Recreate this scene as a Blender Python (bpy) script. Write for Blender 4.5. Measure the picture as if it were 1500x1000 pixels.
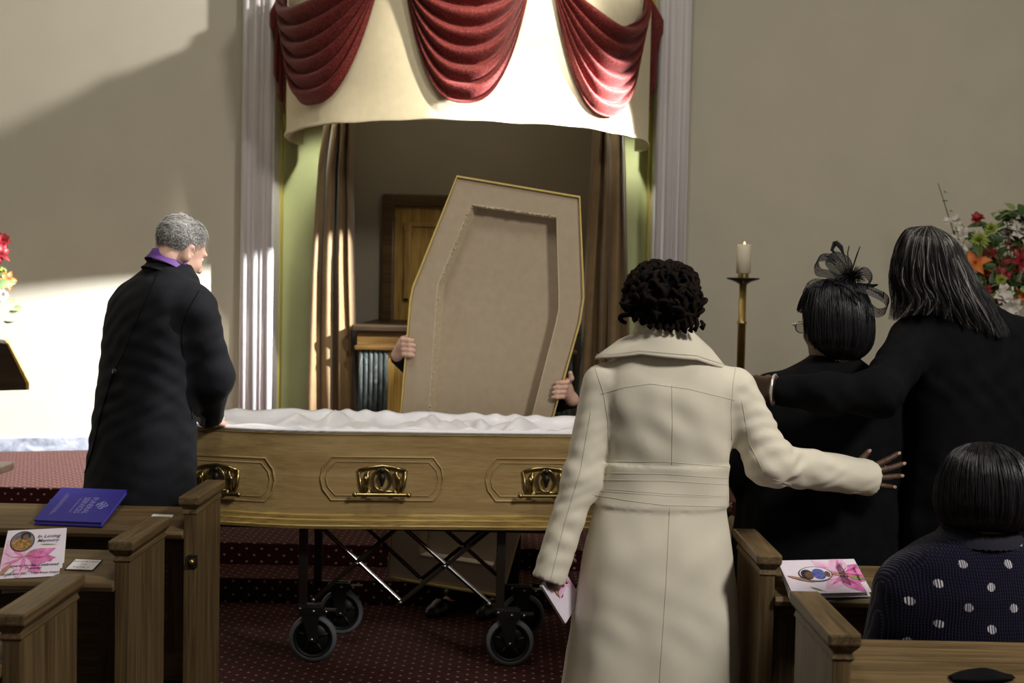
import bpy, bmesh, math, random
import numpy as np
from mathutils import Vector, Matrix, Euler
from mathutils.bvhtree import BVHTree

for o in list(bpy.data.objects):
    bpy.data.objects.remove(o)
random.seed(7)
RNG = np.random.default_rng(7)
scene = bpy.context.scene
COL = scene.collection

# ---------------------------------------------------------------- camera
CAM = Vector((0.0, 0.0, 1.56))
FPX = 1825.0
PITCH, ROLL = math.radians(-2.5), math.radians(1.2)
CROT = (Matrix.Rotation(math.radians(90) + PITCH, 3, 'X') @ Matrix.Rotation(ROLL, 3, 'Z'))
cam_d = bpy.data.cameras.new('camera')
cam_d.sensor_width = 36.0
cam_d.lens = FPX / 1500.0 * 36.0
cam_d.clip_start, cam_d.clip_end = 0.05, 100
cam_d.dof.use_dof = True
cam_d.dof.focus_distance = 3.95
cam_d.dof.aperture_fstop = 4.5
cam = bpy.data.objects.new('camera', cam_d)
COL.objects.link(cam)
cam.matrix_world = Matrix.Translation(CAM) @ CROT.to_4x4()
scene.camera = cam

# ---------------------------------------------------------------- world, lights, exposure
scene.view_settings.view_transform = 'Standard'
scene.view_settings.look = 'None'
scene.view_settings.gamma = 1.0
scene.view_settings.use_curve_mapping = False
scene.view_settings.exposure = 0.0
world = bpy.data.worlds.new('world')
scene.world = world
world.use_nodes = True
world.node_tree.nodes['Background'].inputs[0].default_value = (1.0, 0.95, 0.87, 1)
world.node_tree.nodes['Background'].inputs[1].default_value = 0.10


def spot(name, loc, target, power, size, blend, radius, color):
    l = bpy.data.lights.new(name, 'SPOT')
    l.energy, l.spot_size, l.spot_blend, l.shadow_soft_size = power, math.radians(size), blend, radius
    l.color = color
    o = bpy.data.objects.new(name, l)
    COL.objects.link(o)
    o.location = loc
    o.rotation_euler = (Vector(target) - Vector(loc)).to_track_quat('-Z', 'Y').to_euler()
    return o


def area(name, loc, target, power, sx, sy, color):
    l = bpy.data.lights.new(name, 'AREA')
    l.shape = 'RECTANGLE'
    l.energy, l.size, l.size_y, l.color = power, sx, sy, color
    o = bpy.data.objects.new(name, l)
    COL.objects.link(o)
    o.location = loc
    o.rotation_euler = (Vector(target) - Vector(loc)).to_track_quat('-Z', 'Y').to_euler()
    return o


# stage spotlight by the right wall, shining low under the canopy across to the left wall
spot('stage_spotlight', (3.3, 7.35, 3.45), (-3.9, 8.4, 0.55), 8500, 28, 0.4, 0.06, (0.98, 0.98, 1.0))
# narrow spotlight from the right on the head of the coffin
spot('coffin_spotlight', (3.2, 4.75, 4.4), (-1.35, 4.95, 1.45), 1500, 15, 0.5, 0.05, (1.0, 0.96, 0.90))
# higher spotlight beside it that washes the upper left wall past the canopy
spot('wall_spotlight', (3.5, 7.8, 6.0), (-3.2, 8.8, 3.0), 1900, 36, 0.5, 0.20, (1.0, 0.96, 0.90))
# spotlight on the canopy front
spot('canopy_spotlight', (1.9, 4.9, 5.5), (-0.15, 7.8, 3.25), 1700, 22, 0.8, 0.10, (1.0, 0.93, 0.80))
spot('bier_spotlight', (-0.5, 5.0, 5.4), (-0.45, 5.3, 0.9), 120, 24, 0.7, 0.08, (1.0, 0.97, 0.95))
# ceiling light of the nave, right of and behind the photographer
area('nave_ceiling_light', (3.2, 0.9, 4.2), (0.4, 3.9, 1.0), 165, 0.8, 0.8, (1.0, 0.95, 0.86))
area('front_ceiling_light', (-0.5, 3.2, 5.5), (-0.3, 6.5, 0.8), 55, 1.2, 1.2, (1.0, 0.94, 0.84))
# unseen lamps added to brighten the niche and its green jambs
l = bpy.data.lights.new('niche_fill', 'POINT')
l.energy, l.shadow_soft_size, l.color = 4.5, 0.1, (1.0, 0.9, 0.7)
o = bpy.data.objects.new('niche_fill', l)
COL.objects.link(o)
o.location = (-0.34, 9.3, 3.0)
spot('jamb_fill_a', (-1.30, 8.85, 3.3), (-1.62, 9.36, 1.7), 85, 40, 0.6, 0.05, (1.0, 0.97, 0.80))  # added fill, tucked behind the valance to lift the jamb strip
spot('jamb_fill_b', (0.66, 8.85, 3.3), (0.98, 9.36, 1.9), 85, 40, 0.6, 0.05, (1.0, 0.97, 0.80))


def ray(px, py):
    v = CROT @ Vector(((px - 750.0) / FPX, (500.0 - py) / FPX, -1.0))
    return v


def at(px, py, Y):
    """world point that lies on a photo pixel at depth Y"""
    v = ray(px, py)
    return CAM + v * ((Y - CAM.y) / v.y)


def onz(px, py, z):
    v = ray(px, py)
    return CAM + v * ((z - CAM.z) / v.z)


# ---------------------------------------------------------------- scene graph helpers
WM = {}


def _finish(o, parent, M):
    M = M or Matrix.Identity(4)
    o.matrix_basis = M
    WM[o.name] = M
    if parent is not None:
        o.parent = parent
        o.matrix_parent_inverse = WM[parent.name].inverted()
    return o


def tag(o, label=None, cat=None, group=None, kind=None):
    if label: o['label'] = label
    if cat: o['category'] = cat
    if group: o['group'] = group
    if kind: o['kind'] = kind
    return o


def thing(name, loc, label, cat, group=None):
    o = bpy.data.objects.new(name, None)
    COL.objects.link(o)
    o.empty_display_size = 0.1
    _finish(o, None, Matrix.Translation(Vector(loc)))
    return tag(o, label, cat, group)


def put(name, me, parent=None, M=None):
    o = bpy.data.objects.new(name, me)
    COL.objects.link(o)
    return _finish(o, parent, M)


def mesh_from(name, V, F, mat, smooth=False):
    me = bpy.data.meshes.new(name)
    V = V.tolist() if isinstance(V, np.ndarray) else [tuple(v) for v in V]
    F = F.tolist() if isinstance(F, np.ndarray) else F
    me.from_pydata(V, [], F)
    if mat: me.materials.append(mat)
    if smooth: me.polygons.foreach_set('use_smooth', [True] * len(me.polygons))
    me.update()
    return me


class MB:
    """collects simple shapes into one mesh"""
    def __init__(s):
        s.V, s.F = [], []

    def add(s, V, F):
        n = len(s.V)
        s.V += [tuple(v) for v in V]
        s.F += [tuple(i + n for i in f) for f in F]
        return s

    def box(s, lo, hi, M=None):
        x0, y0, z0 = lo; x1, y1, z1 = hi
        V = [Vector(p) for p in ((x0, y0, z0), (x1, y0, z0), (x1, y1, z0), (x0, y1, z0),
                                 (x0, y0, z1), (x1, y0, z1), (x1, y1, z1), (x0, y1, z1))]
        if M is not None: V = [M @ v for v in V]
        return s.add(V, [(3, 2, 1, 0), (4, 5, 6, 7), (0, 1, 5, 4), (1, 2, 6, 5), (2, 3, 7, 6), (3, 0, 4, 7)])

    def prism(s, pts, d):
        """closed outline (list of Vectors) extruded by vector d"""
        n = len(pts)
        V = [Vector(p) for p in pts] + [Vector(p) + Vector(d) for p in pts]
        F = [tuple(range(n))[::-1], tuple(range(n, 2 * n))] + [(i, (i + 1) % n, n + (i + 1) % n, n + i) for i in range(n)]
        return s.add(V, F)

    def tube(s, path, r, sides=8, closed=False, flat=None, cap=True):
        path = [Vector(p) for p in path]
        n = len(path)
        rr = r if isinstance(r, (list, tuple)) else [r] * n
        V, F = [], []
        up = None
        for i, p in enumerate(path):
            if closed: t = path[(i + 1) % n] - path[i - 1]
            else: t = path[min(i + 1, n - 1)] - path[max(i - 1, 0)]
            if t.length < 1e-9: t = Vector((0, 0, 1))
            t.normalize()
            if up is None:
                up = t.orthogonal().normalized() if flat is None else (Vector(flat) - t * t.dot(Vector(flat))).normalized()
            else:
                up = (up - t * t.dot(up))
                up = up.normalized() if up.length > 1e-6 else t.orthogonal().normalized()
            sd = t.cross(up)
            for k in range(sides):
                a = 2 * math.pi * k / sides
                V.append(p + (up * math.cos(a) + sd * math.sin(a)) * rr[i])
        m = n if closed else n - 1
        for i in range(m):
            for k in range(sides):
                a, b = i * sides + k, i * sides + (k + 1) % sides
                c, d = ((i + 1) % n) * sides + (k + 1) % sides, ((i + 1) % n) * sides + k
                F.append((a, b, c, d))
        if not closed and cap:
            F.append(tuple(range(sides))[::-1])
            F.append(tuple(range((n - 1) * sides, n * sides)))
        return s.add(V, F)

    def lathe(s, prof, c, axis=(0, 0, 1), seg=24, cap=True):
        """prof: list of (radius, height) along axis from c"""
        ax = Vector(axis).normalized(); u = ax.orthogonal().normalized(); w = ax.cross(u)
        V, F = [], []
        for r, h in prof:
            for k in range(seg):
                a = 2 * math.pi * k / seg
                V.append(Vector(c) + ax * h + (u * math.cos(a) + w * math.sin(a)) * r)
        for i in range(len(prof) - 1):
            for k in range(seg):
                F.append((i * seg + k, i * seg + (k + 1) % seg, (i + 1) * seg + (k + 1) % seg, (i + 1) * seg + k))
        if cap:
            F.append(tuple(range(seg))[::-1]); F.append(tuple(range((len(prof) - 1) * seg, len(prof) * seg)))
        return s.add(V, F)

    def grid(s, P, closed_u=False):
        """P: 2-D list of points -> quad sheet"""
        n, m = len(P), len(P[0])
        V = [p for row in P for p in row]
        F = []
        for i in range(n - 1):
            for j in range(m if closed_u else m - 1):
                F.append((i * m + j, i * m + (j + 1) % m, (i + 1) * m + (j + 1) % m, (i + 1) * m + j))
        return s.add(V, F)

    def ball(s, c, r, seg=12, rings=8, R=None):
        c = Vector(c); r = Vector(r) if not isinstance(r, (int, float)) else Vector((r, r, r))
        P = []
        for i in range(rings + 1):
            th = math.pi * i / rings
            row = []
            for j in range(seg):
                a = 2 * math.pi * j / seg
                q = Vector((math.sin(th) * math.cos(a) * r.x, math.sin(th) * math.sin(a) * r.y, math.cos(th) * r.z))
                row.append(c + (R @ q if R is not None else q))
            P.append(row)
        return s.grid([list(reversed(row)) for row in P], True)

    def mesh(s, name, mat, bevel=0.0, smooth=False, solid=0.0, bseg=2):
        me = mesh_from(name, s.V, s.F, mat, smooth)
        if solid:
            nv = [v.normal.copy() for v in me.vertices]
            n = len(s.V)
            V = [Vector(v) for v in s.V] + [Vector(v) - a * solid for v, a in zip(s.V, nv)]
            F = list(s.F) + [tuple(i + n for i in f[::-1]) for f in s.F]
            cnt = {}
            for f in s.F:
                for i in range(len(f)):
                    a, b = f[i - 1], f[i]
                    cnt[(min(a, b), max(a, b))] = None if (min(a, b), max(a, b)) in cnt else (a, b)
            F += [(e[1], e[0], e[0] + n, e[1] + n) for e in cnt.values() if e and e[0] != e[1]]
            if solid < 0: F = [f[::-1] for f in F]
            bpy.data.meshes.remove(me)
            me = mesh_from(name, V, F, mat, smooth)
        if bevel > 0:
            bm = bmesh.new(); bm.from_mesh(me)
            if bevel > 0:
                bmesh.ops.bevel(bm, geom=[e for e in bm.edges if e.calc_face_angle(0) > 0.6], offset=bevel, segments=bseg, affect='EDGES', clamp_overlap=True, profile=0.6)
            bm.to_mesh(me); bm.free()
            if smooth: me.polygons.foreach_set('use_smooth', [True] * len(me.polygons))
            me.update()
        return me

    def build(s, name, mat, parent=None, bevel=0.0, smooth=False, solid=0.0, bseg=2):
        return put(name, s.mesh(name, mat, bevel, smooth, solid, bseg), parent)


def struct(name, mb, mat, label, bevel=0.0, smooth=False, cat=None):
    o = mb.build(name, mat, None, bevel, smooth)
    return tag(o, label, cat, None, 'structure')


# ---------------------------------------------------------------- materials
MATS = {}


class NT:
    def __init__(s, name):
        s.m = bpy.data.materials.new(name)
        s.m.use_nodes = True
        s.t = s.m.node_tree
        s.b = s.t.nodes['Principled BSDF']

    def n(s, typ, **kw):
        nd = s.t.nodes.new(typ)
        for k, v in kw.items():
            setattr(nd, k, v)
        return nd

    def l(s, a, b):
        s.t.links.new(a, b)

    def val(s, sock, v):
        if isinstance(v, (int, float)): sock.default_value = v
        else: s.l(v, sock)

    def math(s, op, a, b=0.0, c=None):
        nd = s.n('ShaderNodeMath', operation=op)
        s.val(nd.inputs[0], a); s.val(nd.inputs[1], b)
        if c is not None: s.val(nd.inputs[2], c)
        return nd.outputs[0]

    def mix(s, f, a, b):
        nd = s.n('ShaderNodeMix', data_type='RGBA')
        s.val(nd.inputs[0], f)
        for i, v in ((6, a), (7, b)):
            if isinstance(v, tuple): nd.inputs[i].default_value = (*v, 1)
            else: s.l(v, nd.inputs[i])
        return nd.outputs[2]

    def coords(s, scale=(1, 1, 1), kind='Object', rot=(0, 0, 0)):
        tc = s.n('ShaderNodeTexCoord')
        mp = s.n('ShaderNodeMapping')
        mp.inputs['Scale'].default_value = scale
        mp.inputs['Rotation'].default_value = rot
        s.l(tc.outputs[kind], mp.inputs[0])
        return mp.outputs[0]

    def noise(s, vec, scale, detail=4.0, rough=0.55, dist=0.0):
        nd = s.n('ShaderNodeTexNoise')
        nd.inputs['Scale'].default_value = scale
        nd.inputs['Detail'].default_value = detail
        nd.inputs['Roughness'].default_value = rough
        nd.inputs['Distortion'].default_value = dist
        s.l(vec, nd.inputs['Vector'])
        return nd.outputs['Fac']

    def ramp(s, f, stops):
        nd = s.n('ShaderNodeValToRGB')
        el = nd.color_ramp.elements
        while len(el) < len(stops): el.new(0.5)
        for e, (p, c) in zip(el, stops):
            e.position = p
            e.color = (*c, 1) if isinstance(c, tuple) else (c, c, c, 1)
        s.l(f, nd.inputs[0])
        return nd.outputs[0]

    def bump(s, h, strength, dist=0.01):
        nd = s.n('ShaderNodeBump')
        nd.inputs['Strength'].default_value = strength
        nd.inputs['Distance'].default_value = dist
        s.l(h, nd.inputs['Height'])
        s.l(nd.outputs[0], s.b.inputs['Normal'])

    def col(s, c):
        if isinstance(c, tuple): s.b.inputs['Base Color'].default_value = (*c, 1)
        else: s.l(c, s.b.inputs['Base Color'])

    def set(s, rough=0.6, metal=0.0, spec=None, sheen=0.0, coat=0.0, sss=0.0):
        s.b.inputs['Roughness'].default_value = rough
        s.b.inputs['Metallic'].default_value = metal
        if spec is not None: s.b.inputs['Specular IOR Level'].default_value = spec
        if sheen:
            s.b.inputs['Sheen Weight'].default_value = sheen
            s.b.inputs['Sheen Roughness'].default_value = 0.4
        if coat: s.b.inputs['Coat Weight'].default_value = coat
        return s


def mk(name, c, rough=0.6, metal=0.0, var=0.0, scale=8.0, bump=0.0, bscale=200.0, spec=None, sheen=0.0, stretch=(1, 1, 1), bdist=0.004):
    t = NT(name).set(rough, metal, spec, sheen)
    if var or bump: vec = t.coords(stretch)
    if var:
        f = t.noise(vec, scale, 5)
        a = tuple(max(0, x * (1 - var)) for x in c); b = tuple(min(1, x * (1 + var)) for x in c)
        t.col(t.ramp(f, [(0.3, a), (0.7, b)]))
    else: t.col(c)
    if bump: t.bump(t.noise(vec, bscale, 3), bump, bdist)
    MATS[name] = t.m
    return t.m


def wood(name, dark, mid, light, axis='x', rough=0.45, scale=1.0, bump=0.15, pore_f=0.75):
    t = NT(name).set(rough, 0, 0.4)
    st = {'x': (0.9, 14, 14), 'y': (14, 0.9, 14), 'z': (14, 14, 0.9)}[axis]
    v1 = t.coords(tuple(a * scale for a in st))
    f1 = t.noise(v1, 1.6, 6, 0.62, 0.9)
    st2 = {'x': (3, 120, 120), 'y': (120, 3, 120), 'z': (120, 120, 3)}[axis]
    v2 = t.coords(st2)
    f2 = t.noise(v2, 1.2, 3, 0.6)
    base = t.ramp(f1, [(0.28, dark), (0.5, mid), (0.72, light)])
    pore = t.ramp(f2, [(0.36, 0.45), (0.55, 1.0)])
    m = t.n('ShaderNodeMix', data_type='RGBA', blend_type='MULTIPLY')
    m.inputs[0].default_value = pore_f
    t.l(base, m.inputs[6]); t.l(pore, m.inputs[7])
    t.col(m.outputs[2])
    t.bump(f2, bump, 0.002)
    MATS[name] = t.m
    return t.m


def carpet_mat():
    t = NT('burgundy_dotted_carpet').set(0.95, 0, 0.05, 0.16)
    t.b.inputs['Sheen Tint'].default_value = (0.9, 0.50, 0.42, 1)
    g = t.n('ShaderNodeNewGeometry')
    s = t.n('ShaderNodeSeparateXYZ'); t.l(g.outputs['Position'], s.inputs[0])
    u = t.math('DIVIDE', s.outputs[0], 0.076)
    v = t.math('DIVIDE', t.math('ADD', s.outputs[1], s.outputs[2]), 0.066)

    def dots(off):
        fu = t.math('SUBTRACT', t.math('FRACT', t.math('ADD', u, 100.0 + off)), 0.5)
        fv = t.math('SUBTRACT', t.math('FRACT', t.math('ADD', v, 100.0 + off)), 0.5)
        d = t.math('SQRT', t.math('ADD', t.math('MULTIPLY', fu, fu), t.math('MULTIPLY', fv, fv)))
        return t.math('SUBTRACT', 1.0, t.n_smooth(d, 0.055, 0.10))
    def n_smooth(d, a, b):
        nd = t.n('ShaderNodeMapRange'); nd.interpolation_type = 'SMOOTHSTEP'
        t.l(d, nd.inputs[0]); nd.inputs[1].default_value = a; nd.inputs[2].default_value = b
        return nd.outputs[0]
    t.n_smooth = n_smooth
    f = t.math('MAXIMUM', dots(0.0), dots(0.5))
    nz = t.noise(t.coords((1, 1, 1)), 260, 3)
    base = t.ramp(nz, [(0.3, (0.018, 0.0045, 0.005)), (0.7, (0.038, 0.009, 0.009))])
    t.col(t.mix(f, base, (0.34, 0.23, 0.19)))
    t.bump(nz, 0.5, 0.006)
    MATS['carpet'] = t.m


carpet_mat()
mk('wall_paint', (0.575, 0.54, 0.435), 0.75, var=0.03, scale=3, bump=0.05, bscale=90)
mk('pilaster_paint', (0.66, 0.63, 0.64), 0.55, var=0.02)
mk('green_paint', (0.55, 0.60, 0.31), 0.6, var=0.03)
mk('gilt_edge', (0.55, 0.47, 0.12), 0.5)
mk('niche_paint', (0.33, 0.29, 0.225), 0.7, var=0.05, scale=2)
mk('ceiling_paint', (0.75, 0.72, 0.66), 0.8)
mk('cream_cloth', (0.80, 0.71, 0.49), 0.85, var=0.04, scale=20, bump=0.25, bscale=420, sheen=0.2)
mk('curtain_cloth', (0.20, 0.125, 0.05), 0.55, var=0.12, scale=12, bump=0.15, bscale=400, sheen=0.4)
mk('black_cloth', (0.0045, 0.0045, 0.0058), 0.9, var=0.3, scale=20, bump=0.25, bscale=500, spec=0.1)
mk('black_wool', (0.009, 0.010, 0.014), 0.85, var=0.25, scale=18, bump=0.3, bscale=600, spec=0.2, sheen=0.03)
mk('coat_cotton', (0.76, 0.71, 0.59), 0.8, var=0.04, scale=9, bump=0.3, bscale=900, sheen=0.15, bdist=0.001)
mk('coat_seam', (0.56, 0.51, 0.40), 0.85)
mk('scarf_cloth', (0.74, 0.68, 0.52), 0.85, var=0.15, scale=90, bump=0.5, bscale=250)
mk('brass', (0.36, 0.28, 0.12), 0.3, 1.0, var=0.15, scale=30)
mk('brass_dull', (0.45, 0.34, 0.12), 0.38, 1.0, var=0.2, scale=20)
mk('dark_iron', (0.035, 0.03, 0.025), 0.45, 0.6)
mk('chrome', (0.75, 0.76, 0.78), 0.2, 1.0)
mk('black_plastic', (0.012, 0.012, 0.013), 0.45)
mk('grey_rubber', (0.16, 0.18, 0.20), 0.5)
mk('candle_wax', (0.86, 0.80, 0.62), 0.5)
mk('mdf_tan', (0.42, 0.335, 0.235), 0.75, var=0.05, scale=25, bump=0.1, bscale=300)
mk('mdf_edge', (0.55, 0.46, 0.32), 0.8, var=0.15, scale=60)
mk('lid_veneer_edge', (0.62, 0.46, 0.14), 0.5, var=0.1)
mk('skin_light', (0.68, 0.43, 0.34), 0.5, var=0.10, scale=25, bump=0.1, bscale=350, spec=0.35)
mk('skin_brown', (0.17, 0.085, 0.05), 0.5, var=0.15, scale=25, bump=0.1, bscale=350, spec=0.35)
mk('skin_dark', (0.085, 0.045, 0.030), 0.5, var=0.18, scale=25, bump=0.1, bscale=350, spec=0.35)
mk('skin_nail', (0.42, 0.27, 0.21), 0.3)
mk('eye_white', (0.8, 0.78, 0.74), 0.2)
mk('eye_dark', (0.02, 0.012, 0.01), 0.15)
mk('shoe_leather', (0.012, 0.011, 0.011), 0.35)
mk('purple_ribbon', (0.13, 0.045, 0.28), 0.6, bump=0.2, bscale=500)
mk('white_cotton', (0.85, 0.85, 0.87), 0.7)
mk('paper_white', (0.86, 0.85, 0.86), 0.6)
mk('paper_lilac', (0.80, 0.72, 0.84), 0.6, var=0.06, scale=15)
mk('print_black', (0.02, 0.02, 0.025), 0.6)
mk('print_grey', (0.16, 0.15, 0.18), 0.6)
mk('book_blue', (0.035, 0.03, 0.30), 0.45, bump=0.2, bscale=500)
mk('book_blue_pages', (0.14, 0.12, 0.62), 0.5)
mk('print_pale_blue', (0.32, 0.32, 0.62), 0.5)
mk('print_pink', (0.72, 0.20, 0.48), 0.55, var=0.45, scale=30)
mk('print_pale_pink', (0.82, 0.50, 0.72), 0.55, var=0.15, scale=40)
mk('print_deep_pink', (0.55, 0.07, 0.26), 0.55, var=0.3, scale=50)
mk('print_bud', (0.42, 0.22, 0.15), 0.55, var=0.25, scale=60)
mk('print_green', (0.26, 0.30, 0.10), 0.55, var=0.2, scale=60)
mk('print_gold', (0.36, 0.19, 0.05), 0.5, var=0.85, scale=160)
mk('print_face', (0.17, 0.085, 0.055), 0.5, var=0.3, scale=90)
mk('print_oval', (0.20, 0.17, 0.19), 0.5, var=0.4, scale=40)
mk('print_brown', (0.07, 0.035, 0.025), 0.5)
mk('print_blue_shirt', (0.10, 0.12, 0.38), 0.5, var=0.7, scale=150)
mk('leaf_green', (0.05, 0.10, 0.025), 0.5, var=0.3, scale=20)
mk('leaf_pale', (0.20, 0.30, 0.10), 0.5, var=0.2, scale=20)
mk('petal_white', (0.72, 0.68, 0.62), 0.6, var=0.05)
mk('petal_red', (0.28, 0.015, 0.02), 0.5, var=0.3, scale=30)
mk('petal_orange', (0.62, 0.17, 0.03), 0.5, var=0.2, scale=30)
mk('petal_lime', (0.34, 0.42, 0.08), 0.55, var=0.2, scale=30)
mk('flower_centre', (0.10, 0.05, 0.015), 0.7)
mk('silver_bracelet', (0.8, 0.79, 0.76), 0.25, 0.7)
mk('vase_stone', (0.55, 0.50, 0.42), 0.6)
wood('oak_pew', (0.075, 0.046, 0.020), (0.135, 0.088, 0.040), (0.215, 0.145, 0.070), 'z')
wood('oak_pew_x', (0.085, 0.052, 0.022), (0.16, 0.105, 0.046), (0.25, 0.17, 0.08), 'x')
wood('oak_pew_y', (0.075, 0.046, 0.020), (0.14, 0.092, 0.042), (0.23, 0.155, 0.075), 'y')
wood('oak_coffin', (0.31, 0.20, 0.08), (0.42, 0.29, 0.125), (0.50, 0.36, 0.17), 'x', 0.38, 0.6, 0.04, 0.3)
wood('oak_mould', (0.33, 0.21, 0.06), (0.45, 0.31, 0.10), (0.52, 0.37, 0.13), 'x', 0.3, 0.75, 0.05)
wood('gilt_wood', (0.30, 0.17, 0.035), (0.48, 0.29, 0.07), (0.58, 0.37, 0.10), 'z', 0.3, 0.8, 0.05)
wood('walnut', (0.05, 0.026, 0.008), (0.11, 0.06, 0.018), (0.18, 0.10, 0.03), 'x', 0.3, 0.8, 0.05)
wood('dark_wood', (0.02, 0.012, 0.006), (0.04, 0.024, 0.012), (0.06, 0.036, 0.018), 'x', 0.4, 0.8, 0.05)


def special_mats():
    # damask red of the swags
    t = NT('red_damask').set(0.65, 0, 0.2, 0.1)
    v = t.coords()
    f = t.noise(v, 95, 6, 0.75)
    t.col(t.ramp(f, [(0.38, (0.075, 0.008, 0.010)), (0.50, (0.15, 0.019, 0.018)), (0.66, (0.27, 0.066, 0.045))]))
    t.bump(f, 0.35, 0.01)
    MATS['red_damask'] = t.m
    # grey-blue marble
    t = NT('grey_marble').set(0.3)
    v = t.coords()
    f = t.noise(v, 7, 8, 0.65, 1.6)
    t.col(t.ramp(f, [(0.3, (0.16, 0.18, 0.23)), (0.55, (0.40, 0.43, 0.50)), (0.75, (0.68, 0.70, 0.74))]))
    MATS['grey_marble'] = t.m
    t = NT('green_marble').set(0.6, 0, 0.2)
    v = t.coords((1, 1, 0.35))
    f = t.noise(v, 22, 8, 0.7, 1.2)
    t.col(t.ramp(f, [(0.36, (0.014, 0.018, 0.016)), (0.55, (0.055, 0.065, 0.060)), (0.75, (0.17, 0.19, 0.18))]))
    MATS['green_marble'] = t.m
    # white satin
    t = NT('white_satin').set(0.32, 0, 0.5, 0.3)
    v = t.coords()
    t.col((0.84, 0.84, 0.88))
    t.bump(t.noise(v, 30, 4, 0.6, 0.8), 0.25, 0.01)
    MATS['white_satin'] = t.m
    # hair with per-strand tone stored on the mesh
    for nm, a, b, r in (('hair_black', (0.004, 0.004, 0.005), (0.016, 0.015, 0.018), 0.30),
                        ('hair_streaked', (0.005, 0.0045, 0.005), (0.36, 0.33, 0.31), 0.36),
                        ('hair_grey', (0.10, 0.095, 0.09), (0.62, 0.61, 0.60), 0.5),
                        ('hair_locs', (0.003, 0.0025, 0.0025), (0.10, 0.045, 0.016), 0.8),
                        ('hair_brown', (0.03, 0.02, 0.012), (0.10, 0.07, 0.045), 0.4)):
        t = NT(nm).set(r, 0, 0.12 if nm == 'hair_locs' else 0.4)
        at_ = t.n('ShaderNodeAttribute'); at_.attribute_name = 'tone'
        t.col(t.mix(at_.outputs['Fac'], a, b))
        MATS[nm] = t.m
    # knitted navy sweater with woven white flecks
    t = NT('navy_knit').set(0.9, 0, 0.1, 0.2)
    g = t.n('ShaderNodeNewGeometry')
    s = t.n('ShaderNodeSeparateXYZ'); t.l(g.outputs['Position'], s.inputs[0])
    x, z = s.outputs[0], s.outputs[2]
    x = t.math('ADD', x, t.math('MULTIPLY', s.outputs[1], 0.35))
    nzx = t.noise(t.coords(), 7, 2)
    xw = t.math('ADD', x, t.math('MULTIPLY', nzx, 0.022))
    zw = t.math('ADD', z, t.math('MULTIPLY', nzx, -0.03))
    u = t.math('DIVIDE', xw, 0.108); v = t.math('DIVIDE', zw, 0.100)
    def fleck(off):
        fu = t.math('MULTIPLY', t.math('ABSOLUTE', t.math('SUBTRACT', t.math('FRACT', t.math('ADD', u, 50 + off)), 0.5)), 0.108)
        fv = t.math('MULTIPLY', t.math('ABSOLUTE', t.math('SUBTRACT', t.math('FRACT', t.math('ADD', v, 50 + off)), 0.5)), 0.100)
        return t.math('LESS_THAN', t.math('SQRT', t.math('ADD', t.math('MULTIPLY', fu, fu), t.math('MULTIPLY', fv, fv))), 0.0098)
    fl = t.math('MAXIMUM', fleck(0.0), fleck(0.5))
    st = t.math('GREATER_THAN', t.math('SINE', t.math('MULTIPLY', xw, 6.2832 / 0.0052)), -0.45)
    fl = t.math('MULTIPLY', fl, st)
    rx = t.math('ABSOLUTE', t.math('SINE', t.math('MULTIPLY', xw, 3.1416 / 0.0062)))
    rz = t.math('SINE', t.math('MULTIPLY', zw, 6.2832 / 0.0075))
    sp = t.math('MULTIPLY', t.math('LESS_THAN', rx, 0.22), t.math('GREATER_THAN', rz, 0.45))
    base = t.mix(t.math('MULTIPLY', sp, 0.75), (0.0055, 0.005, 0.016), (0.10, 0.095, 0.19))
    t.col(t.mix(fl, base, (0.62, 0.60, 0.68)))
    t.bump(rx, 0.6, 0.003)
    MATS['navy_knit'] = t.m
    mk('navy_rib', (0.006, 0.0055, 0.016), 0.9, bump=0.3, bscale=300)
    # sheer black net of the fascinator
    for nm, sc, thr, c in (('black_net', 260.0, 0.30, (0.02, 0.022, 0.03)), ('black_crin', 150.0, 0.34, (0.05, 0.05, 0.06))):
        t = NT(nm).set(0.5)
        t.col(c)
        v = t.coords()
        w = t.n('ShaderNodeTexWave'); w.inputs['Scale'].default_value = sc * 0.25; w.inputs['Distortion'].default_value = 1.5
        t.l(v, w.inputs['Vector'])
        n2 = t.noise(v, sc, 2)
        a = t.math('MAXIMUM', t.math('GREATER_THAN', w.outputs['Fac'], 0.72), t.math('GREATER_THAN', n2, 0.58))
        a = t.math('MAXIMUM', t.math('MULTIPLY', a, 0.85), thr)
        t.val(t.b.inputs['Alpha'], a)
        MATS[nm] = t.m
    # candle flame
    t = NT('led_flame').set(0.5)
    t.col((1, 0.75, 0.3))
    t.b.inputs['Emission Color'].default_value = (1.0, 0.72, 0.25, 1)
    t.b.inputs['Emission Strength'].default_value = 3.0
    MATS['led_flame'] = t.m
    # glass lens
    t = NT('lens_glass').set(0.05)
    t.col((0.8, 0.82, 0.84))
    t.b.inputs['Transmission Weight'].default_value = 0.9
    MATS['lens_glass'] = t.m


special_mats()
M_ = MATS


def proj(P):
    v = CROT.transposed() @ (Vector(P) - CAM)
    return 750 + FPX * v.x / -v.z, 500 - FPX * v.y / -v.z


# ================================================================ the room
WY = 9.16
PLAT = 0.34
XL0, XL1 = at(354, 450, 9.1).x, at(402, 450, 9.1).x
XR0, XR1 = at(957, 300, 9.1).x, at(1004, 300, 9.1).x
HC = 6.2

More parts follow.
